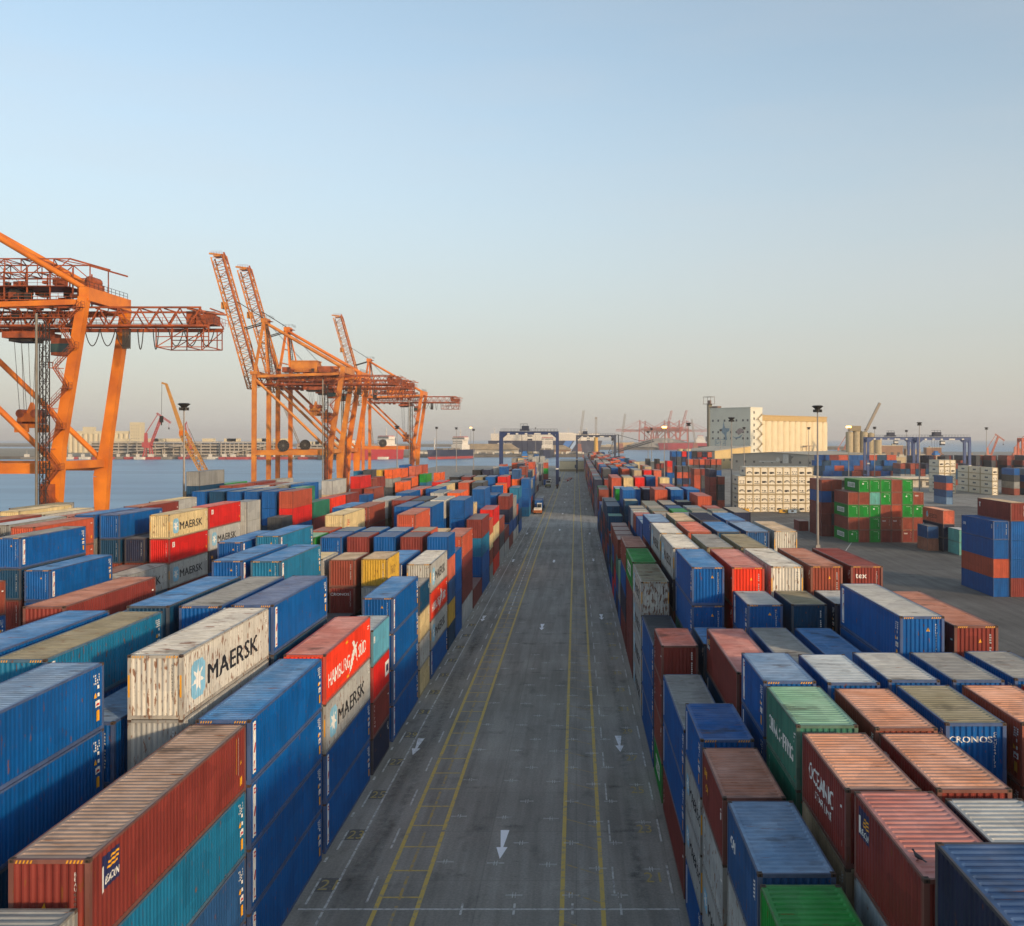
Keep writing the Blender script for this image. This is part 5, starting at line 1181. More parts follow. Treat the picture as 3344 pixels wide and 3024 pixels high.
# ------------------------------------------------------------------ refrigerated containers
RW = M('reefer_white', '#d9d0ba', .5, var=.12, scale=.6); RFR = M('reefer_frame', '#b9a479', .7, var=.3, scale=2); RDK = M('reefer_grille', '#26241f', .7); RGY = M('reefer_grey', '#8f8c84', .5); RLB = M('reefer_label', '#3a4a58', .6)
LR, HR = 12.19, 2.85
mb = MB(); hx, hy = W / 2, LR / 2
mb.b2(-hx + .03, hx - .03, -hy + .35, hy, .1, HR - .04)
me_body = mb.mesh('insulated_body', RW)
mb = MB()
for sx in (-1, 1):
    for sy in (-1, 1): mb.b2(sx * hx, sx * (hx - .15), sy * (hy + (.002 if sy > 0 else 0)), sy * (hy - .17), 0, HR)
    mb.b2(sx * hx, sx * (hx - .07), -hy + .17, hy - .17, HR - .1, HR - .01); mb.b2(sx * hx, sx * (hx - .07), -hy + .17, hy - .17, .02, .14)
for z in (0.02, HR - .14): mb.b2(-hx + .15, hx - .15, -hy, -hy + .1, z, z + .12)
me_frame = mb.mesh('frame', RFR)
units = []
for k in range(5):
    mb = MB(); y = -hy + .13; mb.b2(-hx + .15, hx - .15, y, y + .2, .14, HR - .14, 0)
    r = random.Random(k)
    if k == 0:      # large dark oval opening
        p = [(1.0 * (-.95 + .9 * (math.copysign(abs(math.cos(a)) ** .5, math.cos(a)) + 1)) - .0, .95 + .36 * math.copysign(abs(math.sin(a)) ** .5, math.sin(a))) for a in [i * math.pi / 10 for i in range(20)]]
        mb.add([(x * .85, y - .006, z) for x, z in p], [tuple(range(20))], 1); mb.box(.45, y - .03, .82, .7, .04, .25, 2)
    elif k == 1:    # round fan and small hatches
        mb.ring((0, y - .02, 1.15), (0, 1, 0), .16, .34, .06, 16, 1)
        for a in (-.75, .75): mb.box(a, y - .02, 1.35, .3, .05, .3, 1); mb.box(a, y - .02, .7, .45, .05, .2, 1)
        mb.box(0, y - .02, 2.2, .3, .05, .12, 1)
    elif k == 2:    # square opening
        mb.box(.2, y - .02, 1.0, .5, .05, .42, 1); mb.box(-.55, y - .02, 1.1, .35, .05, .3, 1); mb.box(0, y - .02, .5, 1.7, .05, .16, 1)
    elif k == 3:    # half round cover
        p = [(.95 * math.cos(a), .75 + .75 * math.sin(a)) for a in [i * math.pi / 10 for i in range(11)]]
        mb.add([(x, y - .006, z) for x, z in p], [tuple(range(11))], 1); mb.box(.1, y - .03, .95, 1.1, .05, .3, 0)
    else:
        for a, z in ((-.6, 1.3), (0, 1.4), (.6, 1.3), (-.4, .8), (.5, .8)): mb.box(a, y - .02, z, .28, .05, .34, r.choice((1, 2)))
        mb.box(0, y - .02, .45, 1.8, .05, .12, 1)
    for a in (-.8, .8): mb.box(a, y - .01, 2.35, .35, .03, .1, 2)
    units.append(mb.mesh('cooling_unit', [RW, RDK, RGY]))
mb = MB(); mb.b2(-hx - .004, -hx + .03, -1.6, 1.6, 1.2, 1.8); me_lab = mb.mesh('side_label', RLB)
def reefer(x, y, z, label, group, unit, lab=False, c=None):
    r = empty('refrigerated_container', (x, y, z)); tag(r, label, 'container', group)
    link('insulated_body', me_body, r); link('frame', me_frame, r); link('cooling_unit', units[unit], r)
    if lab: link('side_label', me_lab, r)
rr = random.Random(9)
UW = ['wide dark opening', 'round fan', 'square hatches', 'half-round dark cover', 'five small hatches']
for t in range(5):
    for c in range(11):
        if t == 4 and (c < 1 or c > 9): continue
        u = rr.choice([0, 0, 1, 2, 3, 4, 3, 1])
        reefer(53.2 + 2.325 * 1.06 * c + W / 2, 317 + LR / 2, t * 2.97, f'white refrigerated container with {UW[u]}, {ORD[t]} tier up, {ORD[c]} from left', 'white refrigerated wall by the mast', u, c == (1 if t == 4 else 0))
for c in range(3):
    for t in range(5): reefer(161.3 + 2.5 * c, 432, t * 2.95, f'small white far-right reefer, {ORD[t]} tier up, {ORD[c]} of three columns', 'white reefers far right', rr.randrange(5), c == 0)
for j in range(3):
    for t in range(4): reefer(178.4, 411 + LR / 2 + 12.6 * j, t * 2.95, f'white reefer with plain long side, {ORD[t]} tier up, {("front", "middle", "rear")[j]} at far right', 'white reefers far right', rr.randrange(5), True)

# ------------------------------------------------------------------ mobile crane, truck, small yard things
YC = M('mobile_crane_yellow', '#d9961c', .5, var=.2); LAT = M('lattice_tan', '#b98746', .6)
r = empty('mobile_crane', (-80.5, 221, 0)); tag(r, 'yellow mobile crane with long telescopic and lattice boom by the quay', 'crane')
def mk(parent, nm, fn, mats):
    m = MB(); fn(m); return m.build(nm, mats, parent)
TYM = M('tyre_rubber', '#191919', .9)
def car(m):
    m.box(1.5, 0, 1.5, 13, 3, 1.2, 0)
for x in (-4, -2.2, 2, 4, 6):
    for y in (-1.5, 1.5): mk(r, 'wheel', lambda m: m.tube((x, y - .3, .7), (x, y + .3, .7), .7, 14, 0), [TYM])
mk(r, 'carrier', car, [YC, TYM]); mk(r, 'slewing_body', lambda m: (m.box(.5, 0, 3.2, 5, 2.8, 2, 0), m.box(3.4, 0, 3, 1.6, 2.6, 1.6, 1)), [YC, CDK])
b0, b1, b2_, b3 = V3((-1, 0, 3.5)), V3((-3.6, 0, 14.5)), V3((-9.6, 0, 25.4)), V3((-13.4, 0, 36.6))
mk(r, 'boom', lambda m: (m.beam(b0, b1, 1.35, 1.5, 0, 1.2, 1.3), m.box(*b1, 1.6, 1.6, 1.2, 0)), [YC])
mk(r, 'lattice_extension', lambda m: (m.truss(b1, b2_, 1.25, 1.4, 9, .2, .11, 0), m.box(*b2_, 1.3, 1.2, 1.2, 1)), [LAT, CO])
mk(r, 'jib', lambda m: (m.beam(b2_, b3, .75, .8, 0, .5, .5), m.beam(b3, b3 + V3((-1, 0, .3)), .5, .4)), [LAT])
mk(r, 'hoist_ropes', lambda m: (m.tube(b3 + V3((-1, 0, 0)), b3 + V3((-1.1, 0, -7)), .05, 4), m.tube(b0 + V3((2.5, 0, 1)), b2_ + V3((1.4, 0, 1)), .05, 4)), ROPE)
mk(r, 'hook_block', lambda m: (m.box(-14.5, 0, 28.6, .7, .5, 1.5), m.tube((-14.5, 0, 27.2), (-14.5, 0, 28), .15, 6)), [CDK])

TW = M('truck_white', '#cfccc2', .4); TO = M('truck_orange', '#c76a22', .5); TGL = M('windscreen', '#25303a', .15); TBK = M('chassis_black', '#201f1e', .7)
def wheels(o, xs_, ys_, rad):
    for x in xs_:
        for y in ys_: mk(o, 'wheel', lambda m: (m.tube((x - .2, y, rad), (x + .2, y, rad), rad, 14, 0), m.tube((x - .22, y, rad), (x + .22, y, rad), rad * .5, 10, 1)), [TYM, CGR])
r = empty('terminal_truck', (-12.3, 309, 0)); tag(r, 'white yard tractor with orange bumper pulling a box up the left lane', 'truck', 'tractor and trailer on the lane')
mk(r, 'cab', lambda m: (m.box(.45, 1.6, 2.3, 1.4, 1.8, 1.9, 0), m.box(.45, 1.6, 3.3, 1.6, 2.0, .15, 0), m.box(.45, .66, 2.55, 1.2, .06, 1.1, 1), m.box(-.28, 1.6, 2.6, .06, 1.3, .9, 1)), [TW, TGL])
mk(r, 'hood', lambda m: (m.box(0, .9, 1.35, 2.5, 2.6, .7, 0), m.box(-.8, 1.6, 1.7, .9, 1.4, .5, 0)), [TW])
mk(r, 'bumper', lambda m: (m.box(0, -.5, .85, 2.6, .5, .75, 0), [m.box(-1 + .4 * i, -.76, .85, .2, .02, .6, 1) for i in range(6)]), [TO, TBK])
wheels(r, (-1.05, 1.05), (.6, 4.0), .55)
mk(r, 'chassis', lambda m: m.box(0, 2.4, .9, 1.1, 5.6, .35), [TBK])
for j, (c, y) in enumerate((('blue', 313.2), ('silver', 327.5))):
    t = empty('trailer', (-12.3, y, 0)); tag(t, ['dark skeletal trailer under the blue box behind the tractor', 'dark skeletal trailer under the grey box behind the blue one'][j], 'trailer', 'trailers on the lane')
    mk(t, 'chassis', lambda m: ([m.box(q, 6, 1.2, .2, 12.4, .3) for q in (-.5, .5)], [m.box(0, q, 1.2, 2.4, .2, .2) for q in (.4, 4, 8, 11.8)]), [TBK])
    wheels(t, (-1, 1), (9.2, 10.5), .5)
    b = Box(); b.x, b.y, b.z, b.L, b.h, b.sp, b.side, b.tier = -12.3, y + 6.2, 1.38, 12.19, 2.7, parse(c + '>pale'), 1, 0
    place(b, ['long blue container riding on the trailer behind the yard tractor', 'long grey container riding on the rear trailer behind the blue box'][j], 'containers on trailers')
t = empty('flatbed_truck', (-14.0, 478, 0)); tag(t, 'small olive flatbed truck parked beside the gantry foot', 'truck')
mk(t, 'flatbed', lambda m: (m.box(0, 0, 1.2, 2.6, 8, .4), m.box(0, -4, 1.1, 2.6, .6, .8)), [M('olive_paint', '#6d6b3c')]); mk(t, 'cab', lambda m: (m.box(0, 4.6, 2, 2.4, 1.8, 2.2, 0), m.box(0, 3.68, 2.5, 2, .05, .9, 1)), [TW, TGL]); wheels(t, (-1.1, 1.1), (-2.5, 4.5), .5)
v = empty('pickup', (-14.6, 499 + 25, 0)); tag(v, 'white van parked past the far end of the left block', 'van'); mk(v, 'body', lambda m: (m.box(0, 0, 1.3, 2.0, 5, 1.6, 0), m.box(0, .5, 2.2, 1.8, 3.4, .6, 0), m.box(0, -2.2, 1.9, 1.7, .7, .5, 1)), [TW, TGL]); v.name = 'van'; wheels(v, (-.9, .9), (-1.6, 1.6), .36)
YB = M('block_yellow', '#c99a2e', .6); GB = M('unit_blue_grey', '#7d93a6', .6)
for i, (x, y, sx, mt, lb) in enumerate(((67, 312, 3.0, YB, 'striped yellow barrier left of the white wall base'), (90, 313, 2.4, YB, 'striped yellow barrier near the right of the white wall'), (75.5, 311, 2.6, GB, 'small blue grey power unit before the white wall'), (76, 311, 3, YB, 'square yellow power unit at the right end of the white wall'),
                              (54.5, 316, 4, YB, 'yellow platform at the left foot of the white wall'))):
    if i == 3: x = 76.8
    if i == 2: x = 69.5
    o = empty('power_unit' if i in (2, 3) else 'barrier', (x, y, 0)); tag(o, lb, 'barrier' if i in (0, 1, 4) else 'power unit')
    mk(o, 'body', lambda m: (m.box(0, 0, .7 if i != 3 else 1.3, sx, 1.6, 1.0 if i != 3 else 2.2, 0), m.box(0, -.82, .8, sx * .3, .05, .6, 1)), [mt, TBK])
    mk(o, 'skid', lambda m: [m.box(q * sx * .35, 0, .1, .3, 1.8, .2) for q in (-1, 1)], [TBK])
bl = random.Random(3)
PRP, RPW = M('barrier_red', '#b5302c'), M('barrier_white', '#cfcfca')
for i in range(7):
    o = empty('road_barrier', (-6.2 + .55 * i + .35 * math.sin(i), 536 + 7 * i, 0), R(20)); tag(o, f'red and white plastic barrier, {ORD[i]} in the row at the road end', 'barrier', 'barriers at the road end')
    mk(o, 'block', lambda m: m.prism([(-1, -.25), (1, -.25), (1, .25), (-1, .25)], 0, .9, 0), [PRP if i % 2 else RPW]); mk(o, 'foot', lambda m: m.box(0, 0, .1, 2.2, .7, .2), [TBK])

# pigeon on the pink-roofed container
pg = MB(); rings = [(-.17, .01, .05), (-.12, .035, .07), (-.03, .058, .085), (.05, .055, .11), (.09, .036, .15), (.115, .026, .19), (.135, .03, .215), (.16, .022, .222), (.178, .008, .218), (.20, .003, .212)]
vs, n = [], 10
for y, rad, z in rings:
    for i in range(n): a = 2 * math.pi * i / n; vs.append((rad * math.cos(a), y, z + rad * 1.05 * math.sin(a)))
pg.add(vs, [(k * n + i, k * n + (i + 1) % n, (k + 1) * n + (i + 1) % n, (k + 1) * n + i) for k in range(len(rings) - 1) for i in range(n)] + [tuple(range(n)), tuple(range((len(rings) - 1) * n, len(rings) * n))[::-1]])
pg.add([(-.03, -.1, .075), (.03, -.1, .075), (.04, -.27, .03), (-.04, -.27, .03), (0, -.1, .06)], [(0, 1, 2, 3), (4, 1, 2, 3)])
bird = pg.build('pigeon', M('pigeon_grey', '#2f2e33', .6), None, (8.95, 25.3, 13.15), R(35), True); tag(bird, 'dark pigeon perched on the edge of the pink container roof', 'bird')
mk(bird, 'leg', lambda m: [(m.tube((s * .02, 0, .04), (s * .022, .01, -.02), .006, 5), m.beam((s * .022, -.015, -.02), (s * .022, .035, -.02), .02, .006)) for s in (-1, 1)], M('pigeon_leg', '#7a3a34'))
mk(bird, 'wing', lambda m: [m.add([(s * .056, .06, .12), (s * .064, -.02, .11), (s * .03, -.18, .075), (s * .06, -.04, .07)], [(0, 1, 2, 3)]) for s in (-1, 1)], M('pigeon_wing', '#1f1f24'))

# ------------------------------------------------------------------ buildings
def wall_grid(par, o, u, cols_, rows_, ww, wh, z0, dz):
    """windows set along a wall, each a part of its own"""
    o, u = V3(o), V3(u).normalized(); nr = V3((u.y, -u.x, 0))
    for i in cols_:
        for j in range(rows_):
            c = o + u * i + V3((0, 0, z0 + j * dz))
            def fn(m):
                for gr, off, mi in ((1.0, .03, 0), (1.25, .015, 1)):
                    P = [c + u * (a * ww * gr / 2) + V3((0, 0, b * wh * gr / 2)) + nr * off for a, b in ((-1, -1), (1, -1), (1, 1), (-1, 1))]; m.add(P, [(0, 1, 2, 3)], mi)
            mk(par, 'window', fn, [WDK, WFR])
SC = M('silo_cream', '#d6c6a2', .8, var=.08, scale=.15); SG = M('silo_wall', '#d2d0be', .8, var=.1, scale=.08); SGL = M('silo_gallery', '#b79a63', .8, var=.15); WDK = M('window_dark', '#3a3a38', .5); WFR = M('window_surround', '#8f8c80', .8); STR = M('stair_tan', '#a58d5e', .7); RFL = M('shed_roof', '#b3ab98', .8, var=.12, scale=.1)
c45 = math.sqrt(.5)
CS = V3((153.4, 850, 0)); eL = V3((-c45, c45, 0)); eR = V3((c45, c45, 0))
r = empty('grain_silo', CS); tag(r, 'tall grain silo with grey tower and pale row of round bins', 'silo')
def pr(a, b_, c, d, z0, z1): pass
def slab(m, t0, t1, s0, s1, z0, z1, mi=0):
    """box in the silo's own axes: t along the bins, s along the grey face"""
    P = [eR * t0 + eL * s0, eR * t1 + eL * s0, eR * t1 + eL * s1, eR * t0 + eL * s1]; m.prism([(p.x, p.y) for p in P], z0, z1, mi)
mk(r, 'tower', lambda m: (slab(m, 0, 18.4, 0, 45, 0, 51.2), slab(m, -.3, 18.7, -.3, 45.3, 51.2, 51.8)), [SG])
for z_ in (40.2, 29.8, 24.2, 15.6): wall_grid(r, eL * 45, -eL, (4, 10, 17, 24, 30, 37, 42), 1, 1.5, 1.6, z_, 0)
wall_grid(r, (0, 0, 0), eR, (5.5,), 8, 1.6, 2.0, 8, 5.6)
mk(r, 'edge_pier', lambda m: slab(m, -1, 4, 45.0, 47, 0, 56), [M('silo_dark_concrete', '#6f6a58', .9)])
mk(r, 'roof_cage', lambda m: (slab(m, -2, 5, 42, 51, 55.5, 55.8), [m.beam(tuple(eL * a + eR * b + V3((0, 0, 55.8))), tuple(eL * a + eR * b + V3((0, 0, 62))), .3, .3) for a in (42.5, 50.5) for b in (-1.5, 4.5)], slab(m, -2, 5, 42, 51, 62, 62.3), slab(m, 0, 6, 36, 42, 51.8, 53.5), slab(m, 1, 3, 45, 48, 55.8, 59)), [M('roof_steel', '#6d5444')])
def stairs(m):
    z, s = 6, 1
    while z < 45:
        a, b = (9.5, 16.5) if s > 0 else (16.5, 9.5)
        p, q = eR * a + V3((.9, -.9, z)), eR * b + V3((.9, -.9, z + 4.4)); m.beam(p, q, .7, .3); m.beam(p + V3((0, 0, 1.1)), q + V3((0, 0, 1.1)), .15, .15); m.box(*(q), 1.8, 1.8, .25); z += 4.4; s = -s
mk(r, 'stairway', stairs, [STR])
n_ = 12; d_ = 116.6 / n_
for i in range(n_):
    def bin_(m):
        c = eR * (18.6 + d_ * (i + .5)) + eL * 5; vs = []
        for k in range(14):
            a = math.pi * k / 13; p = c + eR * (math.cos(a) * d_ * .5) - eL * (math.sin(a) * d_ * .36); vs += [(p.x, p.y, 0), (p.x, p.y, 40)]
        m.add(vs, [(2 * k, 2 * k + 1, 2 * k + 3, 2 * k + 2) for k in range(13)])
    mk(r, 'storage_bin', bin_, [SC])
mk(r, 'bin_block', lambda m: slab(m, 18.5, 135.4, 5.0, 40, 0, 40.1), [SC])
mk(r, 'gallery', lambda m: (slab(m, 18.4, 131, 1.5, 20, 40.1, 44.6, 0), slab(m, 18.4, 131.6, 1, 21, 44.6, 45.2, 0)), [SGL])
mk(r, 'conveyor_platform', lambda m: (m.beam(tuple(eR * 84 - eL * 2 + V3((0, 0, 17))), tuple(eR * 97 - eL * 2 + V3((0, 0, 17))), 3, .5), [m.beam(tuple(eR * q - eL * 2), tuple(eR * q - eL * 2 + V3((0, 0, 17))), .4, .4) for q in (88, 94)], m.beam(tuple(eR * 96 - eL * 2 + V3((0, 0, 4))), tuple(eR * 98 - eL * 2 + V3((0, 0, 9))), 1.5, 1)), [M('rust_brown', '#6e4a30')])
MUR = M('mural_blue', '#7f98a6', .8, var=.3); MU2 = M('mural_pink', '#9f8c86', .8); MU3 = M('mural_slate', '#8396a0', .8)
def mural(m):
    def P(u, z): p = eL * (45 - u) - eR * .06 + V3((0, 0, z)); return (p.x, p.y, p.z)
    pts = [(16, 40), (16.8, 36), (18, 33.5), (22.5, 33.3), (22.2, 31), (19.5, 29.5), (19, 27), (20, 23), (18, 22.4), (17.2, 27), (14.5, 29.5), (12.2, 32.5), (15, 33.4)]
    m.add([P(17, 31)] + [P(*q) for q in pts], [(0, 1 + i, 1 + (i + 1) % len(pts)) for i in range(len(pts))], 0)
    fan = [(34 + 4.2 * math.cos(a), 29 + 4.2 * math.sin(a)) for a in [math.pi * i / 10 for i in range(1, 10)]]
    m.add([P(*q) for q in [(32, 27)] + fan], [tuple(range(len(fan) + 1))], 1)
    m.add([P(*q) for q in ((25.5, 26.2), (29, 25), (33, 25.8), (37, 28), (34, 24.6), (29, 23.8))], [tuple(range(6))], 2)
    for a, b, c, d in ((6.5, 17.2, 18.4, 17.8), (6.5, 23, 18.4, 23.4), (6.5, 17.2, 7.0, 23.4), (17.9, 17.2, 18.4, 23.4), (8, 19.4, 10.4, 20), (8, 19, 8.5, 22), (10, 19.4, 10.4, 21), (12, 18.6, 12.5, 22.2), (11.4, 20.6, 14, 21.1), (15, 19, 17, 19.6), (16.4, 19, 16.9, 22), (6.5, 15.6, 18.4, 16.1)):
        m.add([P(a, b), P(c, b), P(c, d), P(a, d)], [(0, 1, 2, 3)], 0)
mk(r, 'wall_painting', mural, [MUR, MU2, MU3])

def shed(name, K, t_l, t_r, zE, zR, label, aL, aR, wallm, gablem, win=True, roofm=RFL, mono=False):
    """pitched shed: corner K, eaves wall along aL, gable along aR"""
    K = V3(K); aL, aR = V3(aL).normalized(), V3(aR).normalized()
    r = empty(name, K); tag(r, label, 'warehouse' if name != 'shed' else 'shed')
    A, B_, C_, D = V3((0, 0, 0)), aR * t_r, aR * t_r + aL * t_l, aL * t_l; up = lambda p, z: (p.x, p.y, z)
    mk(r, 'side_wall', lambda m: (m.add([up(D, 0), up(A, 0), up(A, zE), up(D, zE)], [(0, 1, 2, 3)]), (not mono) and m.add([up(B_, 0), up(C_, 0), up(C_, zE), up(B_, zE)], [(0, 1, 2, 3)])), [wallm])
    mid = aR * (t_r / 2)
    if mono:                                       # one slope rising from the eaves wall
        zm = (zE + zR) / 2
        mk(r, 'gable_wall', lambda m: [m.add([up(A + q, 0), up(B_ + q, 0), up(B_ + q, zR), up(A + q, zE)], [(0, 1, 2, 3)]) for q in (V3((0, 0, 0)), aL * t_l)], [gablem])
        mk(r, 'back_wall', lambda m: m.add([up(B_, 0), up(C_, 0), up(C_, zR), up(B_, zR)], [(0, 1, 2, 3)]), [wallm])
        mk(r, 'roof', lambda m: m.add([up(A - aR - aL, zE), up(B_ - aL, zR + .2), up(C_ + aL, zR + .2), up(D - aR + aL, zE), up(A - aR - aL, zE + .4), up(B_ - aL, zR + .6), up(C_ + aL, zR + .6), up(D - aR + aL, zE + .4)], [(3, 2, 1, 0), (4, 5, 6, 7), (0, 1, 5, 4), (0, 4, 7, 3), (2, 3, 7, 6), (1, 2, 6, 5)]), [roofm])
        wall_grid(r, D, -aL, [t_l * (i + .5) / 6 for i in range(6)], 1, 1.6, 1.5, zE * .5, 0); wall_grid(r, A, aR, [t_r * (i + .5) / 6 for i in range(6)], 1, 1.6, 1.5, zE * .5, 0)
        return r
    mk(r, 'gable_wall', lambda m: (m.add([up(A, 0), up(B_, 0), up(B_, zE), up(mid, zR), up(A, zE)], [(0, 1, 2, 3, 4)]), m.add([up(D, 0), up(C_, 0), up(C_, zE), up(mid + aL * t_l, zR), up(D, zE)], [(4, 3, 2, 1, 0)])), [gablem])
    def rf(m):
        o = aL * -.8; e = aL * .8
        for s, q in ((A - aR * .8, 1), (B_ + aR * .8, -1)):
            z_ = zE - .1; m.add([up(s + o, z_ + .2), up(mid + o, zR + .25), up(mid + aL * t_l + e, zR + .25), up(s + aL * t_l + e, z_ + .2)], [(0, 1, 2, 3)]); m.add([up(s + o, z_ - .1), up(mid + o, zR - .05), up(mid + aL * t_l + e, zR - .05), up(s + aL * t_l + e, z_ - .1), up(s + o, z_ + .2), up(mid + o, zR + .25)], [(3, 2, 1, 0), (0, 1, 5, 4)])
    mk(r, 'roof', rf, [roofm])
    if win:
        wall_grid(r, D, -aL, [t_l * (i + .5) / 6 for i in range(6)], 1, 1.6, 1.5, zE * .55, 0); wall_grid(r, A, aR, [t_r * (i + .5) / 9 for i in range(9)], 1, 1.6, 1.5, zE * .55, 0)
    return r
GW = M('warehouse_grey', '#a19d92', .9, var=.12, scale=.1); TNW = M('warehouse_sunlit_tan', '#c7ae78', .9, var=.1, scale=.1)
shed('warehouse', (109, 760, 0), 36, 49, 14.1, 17.4, 'sunlit tan and shaded grey warehouse with sloping pale roof left below the silo tower', eL, eR, GW, TNW, mono=True)  # sunlit gable in tan, shaded wall in grey: the light is put into the colours
wb = shed('warehouse', (118.9, 735, 0), 110, 70, 12.3, 14.0, 'long grey warehouse with a wide low gable before the silo', (.69, .72, 0), (.72, -.69, 0), GW, GW)
def mural2(m):
    a = V3((.72, -.69, 0)); nr = V3((-.69, -.72, 0))
    def P(u, z): p = a * u + nr * .06; return (p.x, p.y, z)
    m.add([P(*q) for q in ((44.5, 6), (49, 6.2), (49, 12.4), (44.5, 12.6))], [(0, 1, 2, 3)], 0); m.add([P(*q) for q in ((49.2, 6.5), (51, 6), (51.5, 9.2), (53.5, 11), (51, 11.2), (50.2, 13), (49.4, 11))], [tuple(range(7))], 1)
    p = [(40 + 1.7 * math.cos(t), 8.6 + 1.7 * math.sin(t)) for t in [i * .524 for i in range(12)]]; m.add([P(*q) for q in p], [tuple(range(12))], 0); m.add([P(*q) for q in ((24, 6.6), (38.5, 6.6), (38.5, 7.6), (24, 7.6))], [(0, 1, 2, 3)], 0)
mk(wb, 'wall_painting', mural2, [M('mural_pale', '#bfc1bb', .8), M('mural_dark', '#66655f', .8)])
CT = M('concrete_tank', '#c2b189', .9)
for i, (x, y) in enumerate(((67, 620), (71.3, 618))):
    o = empty('concrete_tank', (x, y, 0)); tag(o, ['left one of two short concrete tanks beside the warehouse', 'right one of two short concrete tanks beside the warehouse'][i], 'tank', 'twin concrete tanks')
    mk(o, 'shell', lambda m: m.lathe([(2.05, 0), (2.05, 17)], 0, 0, 20), [CT]); mk(o, 'lid', lambda m: m.lathe([(2.15, 16.8), (2.15, 17.3), (0, 17.6)], 0, 0, 20), [CT])
# low white substation with a flat roof
sw = M('substation_white', '#bdb8ab', .8)
for i, (x0, x1, y) in enumerate(((116, 150, 470), (152, 177, 478))):
    o = empty('substation', ((x0 + x1) / 2, y, 0)); tag(o, ['low white substation seen left of the green pile', 'low white substation seen right of the green pile'][i], 'building', 'low white substations'); hw = (x1 - x0) / 2
    mk(o, 'wall', lambda m: (m.box(0, 5, 2.6, hw * 2 - 8, 9, 5.2), m.box(hw - 3, 1, 1.6, 6, 3, 3.2), m.box(-hw + 4, 1, 1.6, 7, 3, 3.2)), [sw]); mk(o, 'roof', lambda m: m.box(0, 3, 4.6, hw * 2, 12, .9), [sw])
    [mk(o, 'louvre', lambda m: m.box(q, -.53, 1.7, 2.0, .08, 1.8), [WDK]) for q in ((hw - 3), -hw + 2.8, -hw + 5.6)]; mk(o, 'recess', lambda m: m.box(0, .45, 1.9, hw * 2 - 22, .1, 3.4), [TBK])
# cream shed closing the road
o = empty('transit_shed', (-3.1, 706, 0)); tag(o, 'plain cream flat roofed shed closing the far end of the road', 'shed')
mk(o, 'wall', lambda m: m.b2(-9.2, 9.2, 0, 60, 0, 7.4), [M('cream_wall', '#d8c7a0', .9, var=.12, scale=.15)]); mk(o, 'roof', lambda m: m.b2(-9.5, 9.5, -.3, 60.3, 7.4, 7.7), [M('pale_roof', '#a7a69f', .9)]); mk(o, 'plinth', lambda m: m.b2(-9.22, 9.22, -.06, .02, 0, 1.6), [M('plinth', '#94825f', .9)])
o = empty('low_shed', (58, 640, 0)); tag(o, 'long low grey shed behind the far right block', 'shed'); mk(o, 'wall', lambda m: m.b2(-17, 17, 0, 20, 0, 8.2), [GW]); mk(o, 'roof', lambda m: m.b2(-17.5, 17.5, -.5, 20.5, 8.2, 8.7), [RFL])
# ------------------------------------------------------------------ across the water
LAND = M('far_land', '#8c8068', .9, var=.35, scale=.02); RIP = M('riprap', '#5b554c', .9, var=.4, scale=.1)
def land(name, pts, z, label):
    m = MB(); m.add([(x, y, z) for x, y in pts], [tuple(range(len(pts)))], 0)
    for (xa, ya), (xb, yb) in zip(pts, pts[1:] + pts[:1]): m.add([(xa, ya, z), (xb, yb, z), (xb * 1.0, yb, -4), (xa, ya, -4)], [(0, 3, 2, 1)], 1)
    tag(m.build(name, [LAND, RIP]), label, kind='structure')
land('far_shore_land', [(-2600, 1235), (-560, 1235), (-330, 1290), (-250, 1330), (-250, 1900), (-2600, 2600)], 1.2, 'flat far shore across the harbour basin')
land('pier_land', [(-262, 1330), (16, 1372), (18, 1500), (-262, 1500)], 1.0, 'low stone edged pier across the basin')
land('far_pier_land', [(36, 2240), (700, 2240), (900, 2600), (36, 2600)], 4.0, 'distant pier under the pink cranes')
land('outer_land', [(-2500, 3100), (-60, 3000), (-60, 3500), (-2500, 4200)], 4.0, 'low hazy land on the horizon at left')
fr = random.Random(11)
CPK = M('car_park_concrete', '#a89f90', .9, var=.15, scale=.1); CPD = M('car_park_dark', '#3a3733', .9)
def carpark(x0, x1, y, floors, label):
    o = empty('car_park', ((x0 + x1) / 2, y, 1.2)); tag(o, label, 'building', 'multi storey sheds on the far shore'); hw = (x1 - x0) / 2
    [mk(o, 'floor_slab', lambda m: m.box(0, 15, 1.5 + 4.1 * i, hw * 2, 30, 1.7), [CPK]) for i in range(floors + 1)]
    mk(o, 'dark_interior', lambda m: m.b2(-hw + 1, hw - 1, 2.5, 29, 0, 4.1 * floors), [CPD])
    [mk(o, 'column', lambda m: m.box(-hw + 1 + (hw * 2 - 2) * i / 14, .7, 2 * floors, 1.2, 1.2, 4.1 * floors), [CPK]) for i in range(15)]
    [mk(o, 'roof_hut', lambda m: m.box(fr.uniform(-hw * .9, hw * .9), 15, 4.1 * floors + 4.2, fr.uniform(8, 22), 10, 4.4), [M('hut_cream', '#cbbd9a')]) for i in range(5)]
    mk(o, 'ramp', lambda m: (m.beam((-hw * .7, -4, 2), (hw * .7, -4, 4.1 * floors - 1), 6, 1.4), [m.box(-hw * .7 + hw * 1.4 * f, -4, (2 + (4.1 * floors - 3) * f) / 2, .9, .9, 2 + (4.1 * floors - 3) * f) for f in (.2, .4, .6, .8)]), [CPK])
carpark(-655, -480, 1300, 4, 'long grey storeyed building with a ramp behind the red jib cranes')
carpark(-476, -392, 1290, 4, 'storeyed building with pale end bays beside the yellow lattice boom')
carpark(-388, -260, 1340, 3, 'low storeyed building behind the orange crane pair')
